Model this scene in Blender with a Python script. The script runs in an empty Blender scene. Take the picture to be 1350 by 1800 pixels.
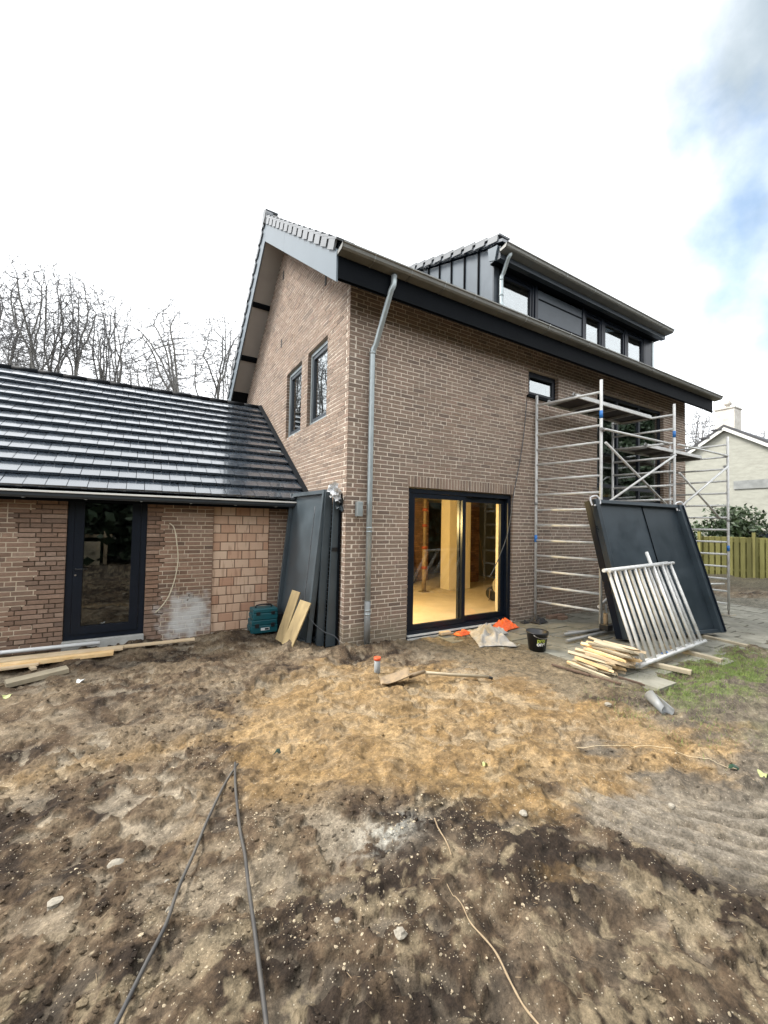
import bpy, math, random
import numpy as np
from mathutils import Vector, Matrix
random.seed(7)
RNG = np.random.default_rng(11)
sc = bpy.context.scene
C = sc.collection
R = math.radians

# ------------------------------------------------------------------ camera
CAM = Vector((-2.458, -5.157, 1.7105))
YAW, PITCH, ROLL, FPX = 0.538157, 0.030445, 0.018908, 714.93
fw = Vector((math.sin(YAW)*math.cos(PITCH), math.cos(YAW)*math.cos(PITCH), math.sin(PITCH)))
rt0 = Vector((math.cos(YAW), -math.sin(YAW), 0)); up0 = rt0.cross(fw)
rt = math.cos(ROLL)*rt0 + math.sin(ROLL)*up0
up = -math.sin(ROLL)*rt0 + math.cos(ROLL)*up0
cd = bpy.data.cameras.new('camera'); cam = bpy.data.objects.new('camera', cd); C.objects.link(cam)
cd.sensor_fit = 'HORIZONTAL'; cd.sensor_width = 36.0; cd.lens = 36.0*FPX/1350.0
cd.clip_start = 0.05; cd.clip_end = 2000
cam.matrix_world = Matrix(((rt.x, up.x, -fw.x, CAM.x), (rt.y, up.y, -fw.y, CAM.y), (rt.z, up.z, -fw.z, CAM.z), (0, 0, 0, 1)))
sc.camera = cam

# ------------------------------------------------------------------ world, sun, exposure
SUN_EL, SUN_AZ = R(50), R(302)         # azimuth measured from +Y clockwise: from the left, beyond the annex
world = bpy.data.worlds.new('World'); sc.world = world; world.use_nodes = True
world.cycles.sampling_method = 'NONE'      # an even sky needs no importance map
nt = world.node_tree; nt.nodes.clear()
def wn(t, **k):
    n = nt.nodes.new(t)
    for a, b in k.items(): setattr(n, a, b)
    return n
out = wn('ShaderNodeOutputWorld'); bg = wn('ShaderNodeBackground'); bg.inputs[1].default_value = 0.075
sky = wn('ShaderNodeTexSky', sky_type='NISHITA', sun_disc=False, sun_elevation=SUN_EL, sun_rotation=SUN_AZ)
tc = wn('ShaderNodeTexCoord')
noi = wn('ShaderNodeTexNoise'); noi.inputs['Scale'].default_value = 3.4; noi.inputs['Detail'].default_value = 7; noi.inputs['Roughness'].default_value = .5
nt.links.new(tc.outputs['Generated'], noi.inputs['Vector'])
d0 = (fw + rt*(1600-675)/FPX - up*(240-900)/FPX).normalized()
dot = wn('ShaderNodeVectorMath', operation='DOT_PRODUCT'); dot.inputs[1].default_value = d0
nt.links.new(tc.outputs['Generated'], dot.inputs[0])
ad = wn('ShaderNodeMath', operation='MULTIPLY_ADD'); ad.inputs[1].default_value = 0.165
nt.links.new(noi.outputs['Fac'], ad.inputs[0]); nt.links.new(dot.outputs['Value'], ad.inputs[2])
gap = wn('ShaderNodeMapRange', interpolation_type='SMOOTHSTEP')
gap.inputs['From Min'].default_value = 1.0; gap.inputs['From Max'].default_value = 1.075
nt.links.new(ad.outputs[0], gap.inputs['Value'])
# grey belly of the cloud beside the gap
noi2 = wn('ShaderNodeTexNoise'); noi2.inputs['Scale'].default_value = 5.0; noi2.inputs['Detail'].default_value = 6
nt.links.new(tc.outputs['Generated'], noi2.inputs['Vector'])
rmp = wn('ShaderNodeMapRange', interpolation_type='SMOOTHSTEP'); rmp.inputs['From Min'].default_value = .40; rmp.inputs['From Max'].default_value = .62
nt.links.new(noi2.outputs['Fac'], rmp.inputs['Value'])
sk2 = wn('ShaderNodeMix', data_type='RGBA', blend_type='MULTIPLY'); sk2.inputs['Factor'].default_value = 1
nt.links.new(sky.outputs[0], sk2.inputs['A']); sk2.inputs['B'].default_value = (.95, .92, .80, 1)
gapcol = wn('ShaderNodeMix', data_type='RGBA'); nt.links.new(rmp.outputs[0], gapcol.inputs['Factor'])
nt.links.new(sk2.outputs['Result'], gapcol.inputs['A']); gapcol.inputs['B'].default_value = (1.5, 1.78, 2.0, 1)
mixw = wn('ShaderNodeMix', data_type='RGBA')
nt.links.new(gap.outputs[0], mixw.inputs['Factor'])
mixw.inputs['A'].default_value = (6.0, 6.15, 6.3, 1)
nt.links.new(gapcol.outputs['Result'], mixw.inputs['B'])
nt.links.new(mixw.outputs['Result'], bg.inputs[0]); nt.links.new(bg.outputs[0], out.inputs[0])

sd = bpy.data.lights.new('sun', 'SUN'); sd.energy = 1.2; sd.angle = R(20); sd.color = (1, .955, .89)
sun = bpy.data.objects.new('sun', sd); C.objects.link(sun)
sdir = Vector((math.sin(SUN_AZ)*math.cos(SUN_EL), math.cos(SUN_AZ)*math.cos(SUN_EL), math.sin(SUN_EL)))
sun.rotation_euler = (-sdir).to_track_quat('-Z', 'Y').to_euler(); sun.location = (-8, -8, 14)
sc.view_settings.view_transform = 'Standard'; sc.view_settings.look = 'None'
sc.view_settings.exposure = 2.3; sc.view_settings.gamma = 1.0; sc.view_settings.use_curve_mapping = False
sc.render.engine = 'CYCLES'; sc.cycles.use_denoising = True; sc.cycles.use_adaptive_sampling = False
try: sc.cycles.sampling_pattern = 'BLUE_NOISE'
except Exception: pass
sc.cycles.max_bounces = 8; sc.cycles.transparent_max_bounces = 12
sc.cycles.sample_clamp_indirect = .8; sc.cycles.use_light_tree = False; sc.cycles.light_sampling_threshold = 0.0; sc.cycles.caustics_reflective = False; sc.cycles.caustics_refractive = False

# ------------------------------------------------------------------ materials
MATS = {}
def newmat(name):
    m = bpy.data.materials.new(name); m.use_nodes = True; MATS[name] = m
    b = m.node_tree.nodes['Principled BSDF']; return m, m.node_tree, b
def mat(name, col, rough=.6, metal=0., var=.18, scale=6., bump=.0, bscale=80., spec=.5, col2=None, stretch=None, coat=0., rvar=.0):
    m, t, b = newmat(name)
    N = t.nodes; L = t.links
    tcn = N.new('ShaderNodeTexCoord'); src = tcn.outputs['Object']
    if stretch:
        mp = N.new('ShaderNodeMapping'); mp.inputs['Scale'].default_value = stretch; L.new(src, mp.inputs['Vector']); src = mp.outputs[0]
    oi = N.new('ShaderNodeObjectInfo')
    no = N.new('ShaderNodeTexNoise'); no.inputs['Scale'].default_value = scale; no.inputs['Detail'].default_value = 6; no.inputs['Roughness'].default_value = .62
    L.new(src, no.inputs['Vector'])
    mr = N.new('ShaderNodeMapRange'); mr.inputs['From Min'].default_value = .28; mr.inputs['From Max'].default_value = .72
    L.new(no.outputs['Fac'], mr.inputs['Value'])
    mx = N.new('ShaderNodeMix'); mx.data_type = 'RGBA'; L.new(mr.outputs[0], mx.inputs['Factor'])
    c2 = col2 if col2 else tuple(min(1, c*(1+var)) for c in col)
    c1 = col if col2 else tuple(c*(1-var) for c in col)
    mx.inputs['A'].default_value = (*c1, 1); mx.inputs['B'].default_value = (*c2, 1)
    hv = N.new('ShaderNodeHueSaturation'); L.new(mx.outputs['Result'], hv.inputs['Color'])
    mv = N.new('ShaderNodeMapRange'); mv.inputs['To Min'].default_value = 1-var*.6; mv.inputs['To Max'].default_value = 1+var*.6
    L.new(oi.outputs['Random'], mv.inputs['Value']); L.new(mv.outputs[0], hv.inputs['Value'])
    L.new(hv.outputs[0], b.inputs['Base Color'])
    b.inputs['Roughness'].default_value = rough; b.inputs['Metallic'].default_value = metal
    b.inputs['Specular IOR Level'].default_value = spec; b.inputs['Coat Weight'].default_value = coat
    if rvar:
        r2 = N.new('ShaderNodeMapRange'); r2.inputs['To Min'].default_value = max(.02, rough-rvar); r2.inputs['To Max'].default_value = min(1, rough+rvar)
        L.new(mr.outputs[0], r2.inputs['Value']); L.new(r2.outputs[0], b.inputs['Roughness'])
    if bump:
        nb = N.new('ShaderNodeTexNoise'); nb.inputs['Scale'].default_value = bscale; nb.inputs['Detail'].default_value = 4
        L.new(src, nb.inputs['Vector'])
        bp = N.new('ShaderNodeBump'); bp.inputs['Strength'].default_value = bump; bp.inputs['Distance'].default_value = .01
        L.new(nb.outputs['Fac'], bp.inputs['Height']); L.new(bp.outputs[0], b.inputs['Normal'])
    return m

def brickmat(name, ramp, mass, stain=None, dirt=True):
    """ramp: list of (pos, colour). random per brick from an attribute (mass) or the object"""
    m, t, b = newmat(name); N = t.nodes; L = t.links
    if mass:
        at = N.new('ShaderNodeAttribute'); at.attribute_name = 'rnd'; rnd = at.outputs['Fac']
    else:
        at = N.new('ShaderNodeObjectInfo'); rnd = at.outputs['Random']
    cr = N.new('ShaderNodeValToRGB'); cr.color_ramp.interpolation = 'LINEAR'
    e = cr.color_ramp.elements
    e[0].position = ramp[0][0]; e[0].color = (*ramp[0][1], 1); e[1].position = ramp[-1][0]; e[1].color = (*ramp[-1][1], 1)
    for p, c in ramp[1:-1]:
        q = e.new(p); q.color = (*c, 1)
    L.new(rnd, cr.inputs['Fac'])
    g = N.new('ShaderNodeNewGeometry')
    n1 = N.new('ShaderNodeTexNoise'); n1.inputs['Scale'].default_value = 26; n1.inputs['Detail'].default_value = 6; n1.inputs['Roughness'].default_value = .7
    L.new(g.outputs['Position'], n1.inputs['Vector'])
    m1 = N.new('ShaderNodeMapRange'); m1.inputs['From Min'].default_value = .3; m1.inputs['From Max'].default_value = .7
    m1.inputs['To Min'].default_value = .80; m1.inputs['To Max'].default_value = 1.2
    L.new(n1.outputs['Fac'], m1.inputs['Value'])
    hv = N.new('ShaderNodeHueSaturation'); L.new(cr.outputs[0], hv.inputs['Color']); L.new(m1.outputs[0], hv.inputs['Value'])
    col = hv.outputs[0]
    n2 = N.new('ShaderNodeTexNoise'); n2.inputs['Scale'].default_value = .9; n2.inputs['Detail'].default_value = 5
    L.new(g.outputs['Position'], n2.inputs['Vector'])
    m2 = N.new('ShaderNodeMapRange'); m2.inputs['From Min'].default_value = .35; m2.inputs['From Max'].default_value = .68
    m2.inputs['To Max'].default_value = .30
    L.new(n2.outputs['Fac'], m2.inputs['Value'])
    mx = N.new('ShaderNodeMix'); mx.data_type = 'RGBA'; L.new(m2.outputs[0], mx.inputs['Factor']); L.new(col, mx.inputs['A'])
    mx.inputs['B'].default_value = (.19, .165, .145, 1); col = mx.outputs['Result']
    if stain:
        col = add_stain(N, L, g, col, stain)
    L.new(col, b.inputs['Base Color']); b.inputs['Roughness'].default_value = .88; b.inputs['Specular IOR Level'].default_value = .25
    nb = N.new('ShaderNodeTexNoise'); nb.inputs['Scale'].default_value = 140; nb.inputs['Detail'].default_value = 4
    L.new(g.outputs['Position'], nb.inputs['Vector'])
    bp = N.new('ShaderNodeBump'); bp.inputs['Strength'].default_value = .5; bp.inputs['Distance'].default_value = .004
    L.new(nb.outputs['Fac'], bp.inputs['Height']); L.new(bp.outputs[0], b.inputs['Normal'])
    return m
def add_stain(N, L, g, col, st):
    """limescale / splash stain with a shape of its own: (centre, radius xyz, colour, strength)"""
    for (ctr, rad, sc_, strength) in st:
        vs = N.new('ShaderNodeVectorMath'); vs.operation = 'SUBTRACT'; vs.inputs[1].default_value = ctr; L.new(g.outputs['Position'], vs.inputs[0])
        vd = N.new('ShaderNodeVectorMath'); vd.operation = 'DIVIDE'; vd.inputs[1].default_value = rad; L.new(vs.outputs[0], vd.inputs[0])
        vl = N.new('ShaderNodeVectorMath'); vl.operation = 'LENGTH'; L.new(vd.outputs[0], vl.inputs[0])
        nz = N.new('ShaderNodeTexNoise'); nz.inputs['Scale'].default_value = 7; nz.inputs['Detail'].default_value = 6; L.new(g.outputs['Position'], nz.inputs['Vector'])
        ma = N.new('ShaderNodeMath'); ma.operation = 'MULTIPLY_ADD'; ma.inputs[1].default_value = 2.2; L.new(nz.outputs['Fac'], ma.inputs[0]); L.new(vl.outputs['Value'], ma.inputs[2])
        mr = N.new('ShaderNodeMapRange'); mr.interpolation_type = 'SMOOTHSTEP'
        mr.inputs['From Min'].default_value = 2.25; mr.inputs['From Max'].default_value = 1.3; mr.inputs['To Max'].default_value = strength
        L.new(ma.outputs[0], mr.inputs['Value'])
        mx = N.new('ShaderNodeMix'); mx.data_type = 'RGBA'; L.new(mr.outputs[0], mx.inputs['Factor']); L.new(col, mx.inputs['A']); mx.inputs['B'].default_value = (*sc_, 1)
        col = mx.outputs['Result']
    return col
def mortarmat(name, colr, stain=None):
    m, t, b = newmat(name); N = t.nodes; L = t.links
    g = N.new('ShaderNodeNewGeometry')
    n1 = N.new('ShaderNodeTexNoise'); n1.inputs['Scale'].default_value = 9; n1.inputs['Detail'].default_value = 8; n1.inputs['Roughness'].default_value = .7
    L.new(g.outputs['Position'], n1.inputs['Vector'])
    mx = N.new('ShaderNodeMix'); mx.data_type = 'RGBA'; L.new(n1.outputs['Fac'], mx.inputs['Factor'])
    mx.inputs['A'].default_value = (*[c*.7 for c in colr], 1); mx.inputs['B'].default_value = (*[min(1, c*1.25) for c in colr], 1)
    col = mx.outputs['Result']
    if stain: col = add_stain(N, L, g, col, stain)
    L.new(col, b.inputs['Base Color']); b.inputs['Roughness'].default_value = .95; b.inputs['Specular IOR Level'].default_value = .2
    return m
def glassmat(name, ior=.05, tint=(1, 1, 1)):
    m, t, b = newmat(name); N = t.nodes; L = t.links
    N.remove(b); o = N['Material Output']
    tr = N.new('ShaderNodeBsdfTransparent'); tr.inputs[0].default_value = (*tint, 1)
    gl = N.new('ShaderNodeBsdfGlossy'); gl.inputs['Roughness'].default_value = 0.0; gl.inputs[0].default_value = (.93, .96, .97, 1)
    lw = N.new('ShaderNodeLayerWeight'); lw.inputs['Blend'].default_value = .5
    pw = N.new('ShaderNodeMath'); pw.operation = 'POWER'; pw.inputs[1].default_value = 4.5; L.new(lw.outputs['Facing'], pw.inputs[0])
    fr = N.new('ShaderNodeMath'); fr.operation = 'MULTIPLY_ADD'; fr.inputs[1].default_value = 1-ior; fr.inputs[2].default_value = ior; L.new(pw.outputs[0], fr.inputs[0])
    nz = N.new('ShaderNodeTexNoise'); nz.inputs['Scale'].default_value = 1.4; tcx = N.new('ShaderNodeTexCoord'); L.new(tcx.outputs['Object'], nz.inputs['Vector'])
    bp = N.new('ShaderNodeBump'); bp.inputs['Strength'].default_value = .03; bp.inputs['Distance'].default_value = .01
    L.new(nz.outputs['Fac'], bp.inputs['Height']); L.new(bp.outputs[0], gl.inputs['Normal'])
    ms = N.new('ShaderNodeMixShader'); L.new(fr.outputs[0], ms.inputs[0]); L.new(tr.outputs[0], ms.inputs[1]); L.new(gl.outputs[0], ms.inputs[2])
    L.new(ms.outputs[0], o.inputs[0]); return m

BR = [(0, (.17, .125, .10)), (.10, (.225, .168, .132)), (.4, (.262, .192, .146)), (.7, (.277, .205, .157)), (.9, (.285, .200, .155)), (1, (.32, .245, .19))]
WSTAIN = [((.5, 0, .02), (1.3, .4, .34), (.23, .20, .135), .5), ((6.5, 0, -.05), (4, .4, .3), (.14, .13, .10), .4)]
brickmat('brick_one', BR, False, WSTAIN); brickmat('brick_many', BR, True, WSTAIN)
STAIN = [((-1.80, 1.68, .22), (.42, .4, .42), (.62, .63, .62), .8)]
BRA = [(0, (.15, .10, .075)), (.2, (.205, .130, .09)), (.5, (.245, .155, .108)), (.8, (.28, .178, .125)), (1, (.33, .235, .175))]
brickmat('annex_brick_one', BRA, False, STAIN); brickmat('annex_brick_many', BRA, True, STAIN)
mortarmat('mortar', (.74, .66, .56), WSTAIN); mortarmat('annex_mortar', (.52, .44, .34), STAIN); mortarmat('raw_joint', (.13, .10, .075)); mortarmat('terra_joint', (.20, .14, .10))
BT = [(0, (.38, .20, .13)), (.25, (.52, .32, .21)), (.6, (.58, .40, .28)), (1, (.66, .48, .36))]
def blockmat(name):
    m, t, b = newmat(name); N = t.nodes; L = t.links
    oi = N.new('ShaderNodeObjectInfo'); cr = N.new('ShaderNodeValToRGB'); e = cr.color_ramp.elements
    e[0].color = (.44, .245, .16, 1); e[1].color = (.64, .475, .35, 1); q = e.new(.15); q.color = (.54, .345, .235, 1); q = e.new(.4); q.color = (.60, .42, .30, 1)
    L.new(oi.outputs['Random'], cr.inputs['Fac'])
    g = N.new('ShaderNodeNewGeometry'); mp = N.new('ShaderNodeMapping'); mp.inputs['Scale'].default_value = (1, .2, .12); L.new(g.outputs['Position'], mp.inputs['Vector'])
    n1 = N.new('ShaderNodeTexNoise'); n1.inputs['Scale'].default_value = 24; n1.inputs['Detail'].default_value = 3; L.new(mp.outputs[0], n1.inputs['Vector'])
    mr = N.new('ShaderNodeMapRange'); mr.inputs['From Min'].default_value = .56; mr.inputs['From Max'].default_value = .64; mr.inputs['To Max'].default_value = .38
    L.new(n1.outputs['Fac'], mr.inputs['Value'])
    mx = N.new('ShaderNodeMix'); mx.data_type = 'RGBA'; L.new(mr.outputs[0], mx.inputs['Factor']); L.new(cr.outputs[0], mx.inputs['A']); mx.inputs['B'].default_value = (.26, .13, .085, 1)
    L.new(mx.outputs['Result'], b.inputs['Base Color']); b.inputs['Roughness'].default_value = .92
    return m
blockmat('terracotta')
mat('anthracite', (.007, .011, .019), .35, 0, .2, 4, spec=.28)
mat('anthracite_panel', (.036, .050, .062), .38, .0, .25, 2.6, spec=.55, rvar=.14, bump=.02, bscale=5)
mat('tray_grey', (.060, .078, .090), .40, .0, .25, 2.6, spec=.55, rvar=.14)
mat('zinc_cladding', (.085, .105, .125), .42, .15, .10, 3, rvar=.05)
mat('dark_cladding', (.045, .056, .068), .4, .2, .15, 3)
mat('dark_board', (.004, .0055, .0075), .6, 0, .2, 5, spec=.06)
mat('verge_grey', (.105, .135, .16), .42, 0, .06, 1.5)
mat('zinc', (.30, .31, .30), .45, .75, .16, 5, rvar=.1)
mat('zinc_pale', (.40, .45, .46), .42, .55, .16, 6, rvar=.08)
mat('gutter_metal', (.20, .20, .185), .5, .2, .2, 3, rvar=.1)
mat('soffit', (.36, .34, .315), .75, 0, .08, 2)
mat('tile_dark', (.030, .041, .055), .24, 0, .14, 5, spec=1.0, rvar=.09, coat=.7)
mat('tile_grey', (.16, .17, .18), .4, 0, .2, 4)
mat('aluminium', (.62, .62, .60), .5, .12, .18, 9, rvar=.1)
mat('aluminium_dull', (.30, .30, .29), .55, .4, .2, 9)
mat('blue_tape', (.03, .19, .55), .5, 0, .1, 8)
mat('wood_pale', (.48, .36, .22), .7, 0, .2, 5, stretch=(1, 1, 1), bump=.15, bscale=60, col2=(.62, .50, .34))
mat('wood_fresh', (.62, .40, .17), .7, 0, .22, 7, bump=.2, bscale=60, col2=(.78, .58, .33))
mat('wood_bark', (.10, .065, .045), .9, 0, .3, 9, bump=.4, bscale=50)
mat('phenolic_ply', (.022, .018, .017), .6, 0, .3, 5)
mat('wood_weathered', (.36, .31, .22), .85, 0, .25, 5, bump=.2, bscale=50)
mat('plywood', (.15, .11, .055), .75, 0, .35, 4, stretch=(1, 1, .3), col2=(.42, .32, .16), bump=.1, bscale=50)
mat('concrete', (.40, .40, .38), .9, 0, .2, 9, bump=.3, bscale=90)
mat('paving', (.13, .125, .095), .9, 0, .3, 3.5, bump=.4, bscale=90, col2=(.27, .26, .215))
mat('white_plastic', (.75, .76, .76), .45, 0, .06, 5)
mat('white_film', (.72, .73, .74), .5, 0, .15, 9)
mat('grey_pvc', (.24, .25, .25), .45, 0, .18, 8)
mat('orange_cap', (.80, .11, .04), .45, 0, .1, 8)
mat('orange_dim', (.22, .045, .02), .6, 0, .2, 8)
mat('orange_bag', (.85, .13, .02), .45, 0, .18, 10)
mat('tarp', (.24, .22, .19), .85, 0, .35, 9, col2=(.52, .50, .46))
mat('black_plastic', (.012, .013, .015), .38, 0, .2, 6)
mat('black_cloth', (.03, .03, .032), .9, 0, .3, 12)
mat('cable_black', (.035, .04, .048), .5, 0, .3, 30, col2=(.11, .12, .13))
mat('cable_dusty', (.020, .022, .026), .6, 0, .3, 4, col2=(.10, .09, .075))
mat('cable_cream', (.62, .56, .42), .5, 0, .1, 8)
mat('teal_plastic', (.008, .085, .105), .42, 0, .15, 6)
mat('label_white', (.7, .72, .72), .5, 0, .05, 6)
mat('steel', (.35, .33, .30), .4, .8, .25, 20, rvar=.12)
mat('rusty_steel', (.17, .13, .09), .75, .3, .4, 14, col2=(.33, .24, .14))
mat('handle_wood', (.42, .35, .24), .7, 0, .2, 10)
mat('stone_pale', (.26, .235, .19), .9, 0, .25, 40, bump=.3, bscale=90)
mat('leaf_dark', (.012, .035, .018), .4, 0, .4, 30)
mat('leaf_pale', (.45, .50, .20), .6, 0, .3, 30)
mat('root', (.24, .17, .10), .85, 0, .3, 30, col2=(.38, .29, .18))
mat('string', (.72, .60, .40), .8, 0, .1, 30)
mat('bark', (.17, .165, .155), .95, 0, .3, 3)
mat('twig', (.20, .20, .205), .95, 0, .25, 3)
mat('foliage', (.022, .045, .016), .45, 0, .55, 2.2, col2=(.06, .095, .035))
mat('hedge_green', (.012, .026, .013), .6, 0, .5, 1.2, col2=(.03, .05, .022))
mat('grass_green', (.10, .17, .035), .7, 0, .4, 8, col2=(.21, .26, .07))
mat('fence_wood', (.15, .14, .04), .85, 0, .45, 3, stretch=(1, 1, .3), col2=(.26, .245, .085))
mat('white_brick', (.37, .37, .32), .85, 0, .14, 3, bump=.6, bscale=9, stretch=(1, 1, 3.2))
mat('white_trim', (.72, .72, .68), .5, 0, .05, 4)
mat('roof_far', (.055, .055, .06), .6, 0, .3, 3)
mat('chimney_stone', (.42, .38, .33), .9, 0, .35, 4, col2=(.62, .6, .55))
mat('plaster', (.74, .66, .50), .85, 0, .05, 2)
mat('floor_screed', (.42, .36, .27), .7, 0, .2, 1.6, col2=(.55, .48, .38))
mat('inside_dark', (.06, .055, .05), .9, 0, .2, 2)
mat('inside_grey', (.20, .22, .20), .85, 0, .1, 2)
mat('inside_brick_joint', (.16, .11, .07), .95, 0, .2, 5)
mat('blind', (.55, .57, .58), .8, 0, .05, 2)
glassmat('glass', .28, (.7, .73, .73)); glassmat('door_glass', .035)
glassmat('glass_dark', .10, (.35, .38, .38))
m, t, b = newmat('bulb'); b.inputs['Emission Color'].default_value = (1, .62, .22, 1); b.inputs['Emission Strength'].default_value = 1.0; m.cycles.emission_sampling = 'NONE'

# ------------------------------------------------------------------ mesh helpers
class MB:
    def __init__(s): s.v = []; s.f = []
    def quad(s, a, b, c, d):
        n = len(s.v); s.v += [a, b, c, d]; s.f.append((n, n+1, n+2, n+3)); return s
    def poly(s, pts):
        n = len(s.v); s.v += list(pts); s.f.append(tuple(range(n, n+len(pts)))); return s
    def box(s, x0, x1, y0, y1, z0, z1, M=None):
        p = [Vector(q) for q in ((x0,y0,z0),(x1,y0,z0),(x1,y1,z0),(x0,y1,z0),(x0,y0,z1),(x1,y0,z1),(x1,y1,z1),(x0,y1,z1))]
        if M is not None: p = [M @ q for q in p]
        n = len(s.v); s.v += [tuple(q) for q in p]
        s.f += [tuple(n+i for i in q) for q in ((3,2,1,0),(4,5,6,7),(0,1,5,4),(1,2,6,5),(2,3,7,6),(3,0,4,7))]; return s
    def hexa(s, p):   # 8 points: bottom ring ccw then top ring
        n = len(s.v); s.v += [tuple(q) for q in p]
        s.f += [tuple(n+i for i in q) for q in ((3,2,1,0),(4,5,6,7),(0,1,5,4),(1,2,6,5),(2,3,7,6),(3,0,4,7))]; return s
    def bar(s, a, b, w, h, upv=(0,0,1)):
        a = Vector(a); b = Vector(b); d = (b-a).normalized(); u = Vector(upv)
        if abs(d.dot(u)) > .98: u = Vector((1,0,0))
        r = d.cross(u).normalized(); u = r.cross(d).normalized()
        r = r*w/2; u = u*h/2
        return s.hexa([a-r-u, a+r-u, a+r+u, a-r+u, b-r-u, b+r-u, b+r+u, b-r+u])
    def prism(s, prof, y0, y1, f):   # prof: list of 2d points, f(u,v,w) -> point
        n = len(s.v); k = len(prof)
        s.v += [tuple(f(u, v, y0)) for u, v in prof] + [tuple(f(u, v, y1)) for u, v in prof]
        for i in range(k):
            j = (i+1) % k; s.f.append((n+i, n+j, n+k+j, n+k+i))
        s.f.append(tuple(n+i for i in reversed(range(k)))); s.f.append(tuple(n+k+i for i in range(k))); return s
    def tube(s, path, r, n=10, caps=True, hollow=0):
        P = [Vector(p) for p in path]; k = len(P)
        rr = r if isinstance(r, (list, tuple)) else [r]*k
        t0 = (P[1]-P[0]).normalized(); u = t0.orthogonal().normalized(); base = len(s.v)
        for i in range(k):
            t = (P[min(i+1,k-1)]-P[max(i-1,0)]).normalized()
            u = (u - t*u.dot(t)).normalized(); w = t.cross(u)
            for j in range(n):
                a = 2*math.pi*j/n; s.v.append(tuple(P[i] + (u*math.cos(a)+w*math.sin(a))*rr[i]))
        for i in range(k-1):
            for j in range(n):
                q = (j+1) % n; s.f.append((base+i*n+j, base+i*n+q, base+(i+1)*n+q, base+(i+1)*n+j))
        if caps:
            s.f.append(tuple(base+j for j in reversed(range(n)))); s.f.append(tuple(base+(k-1)*n+j for j in range(n)))
        return s
    def lathe(s, prof, ctr, n=24, axis=(0,0,1)):
        ax = Vector(axis).normalized(); u = ax.orthogonal().normalized(); w = ax.cross(u); base = len(s.v); k = len(prof); ctr = Vector(ctr)
        for r, h in prof:
            for j in range(n):
                a = 2*math.pi*j/n; s.v.append(tuple(ctr + ax*h + (u*math.cos(a)+w*math.sin(a))*r))
        for i in range(k-1):
            for j in range(n):
                q = (j+1) % n; s.f.append((base+i*n+j, base+i*n+q, base+(i+1)*n+q, base+(i+1)*n+j))
        return s
def mk(name, mb, m, parent=None, root=None, smooth=False, bevel=0, kind=None, label=None):
    """one mesh object; vertices are given in world space and stored relative to the thing's base (root)"""
    off = Vector(root.location) if root is not None else Vector((0,0,0))
    me = bpy.data.meshes.new(name)
    v = np.array(mb.v, float) - np.array(off)
    me.from_pydata(v.tolist(), [], mb.f); me.update()
    if smooth:
        me.polygons.foreach_set('use_smooth', [len(p.vertices) == 4 for p in me.polygons])
    o = bpy.data.objects.new(name, me); C.objects.link(o); me.materials.append(MATS[m])
    if parent is not None: o.parent = parent
    if bevel:
        bm = o.modifiers.new('bevel', 'BEVEL'); bm.width = bevel; bm.segments = 2; bm.limit_method = 'ANGLE'
    if smooth and bevel == 0:
        pass
    if kind: o['kind'] = kind
    if label: o['label'] = label
    return o
def np_mesh(name, V, F, m, parent=None, root=None, attrs=None, kind=None, smooth=False):
    """V (n,3), F (k,m) arrays"""
    V = np.asarray(V, np.float32).copy(); F = np.asarray(F, np.int32)
    if root is not None: V -= np.array(root.location, np.float32)
    me = bpy.data.meshes.new(name); k, w = F.shape
    me.vertices.add(len(V)); me.vertices.foreach_set('co', V.ravel())
    me.loops.add(k*w); me.loops.foreach_set('vertex_index', F.ravel())
    me.polygons.add(k); me.polygons.foreach_set('loop_start', np.arange(0, k*w, w, dtype=np.int32))
    me.polygons.foreach_set('use_smooth', np.full(k, smooth))
    me.update(calc_edges=True)
    for an, (typ, dom, arr) in (attrs or {}).items():
        a = me.attributes.new(an, typ, dom)
        a.data.foreach_set('value' if typ == 'FLOAT' else 'color', np.asarray(arr, np.float32).ravel())
    me.validate()
    o = bpy.data.objects.new(name, me); C.objects.link(o); me.materials.append(MATS[m])
    if parent is not None: o.parent = parent
    if kind: o['kind'] = kind
    return o
def thing(name, label, cat, loc=(0,0,0), group=None):
    o = bpy.data.objects.new(name, None); C.objects.link(o); o.location = loc
    o['label'] = label; o['category'] = cat
    if group: o['group'] = group
    o.empty_display_size = .2
    return o
def tag(o, label, cat, group=None):
    o['label'] = label; o['category'] = cat
    if group: o['group'] = group
    return o
def settle(o):
    """move a single-mesh thing's origin to the base of its bounding box"""
    me = o.data; n = len(me.vertices); a = np.empty(n*3, np.float32); me.vertices.foreach_get('co', a); a = a.reshape(-1, 3)
    c = np.array([(a[:,0].min()+a[:,0].max())/2, (a[:,1].min()+a[:,1].max())/2, a[:,2].min()])
    a = a - c; me.vertices.foreach_set('co', a.astype(np.float32).ravel()); me.update(); o.location = Vector(c) + o.location
    return o
def single(name, mb, m, label, cat, group=None, **k):
    return settle(tag(mk(name, mb, m, **k), label, cat, group))

def ray(px, py): return fw + rt*((px-675)/FPX) - up*((py-900)/FPX)
def project(P):
    d = Vector(P)-CAM; z = d.dot(fw)
    return (675+FPX*d.dot(rt)/z, 900-FPX*d.dot(up)/z, z)

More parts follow.
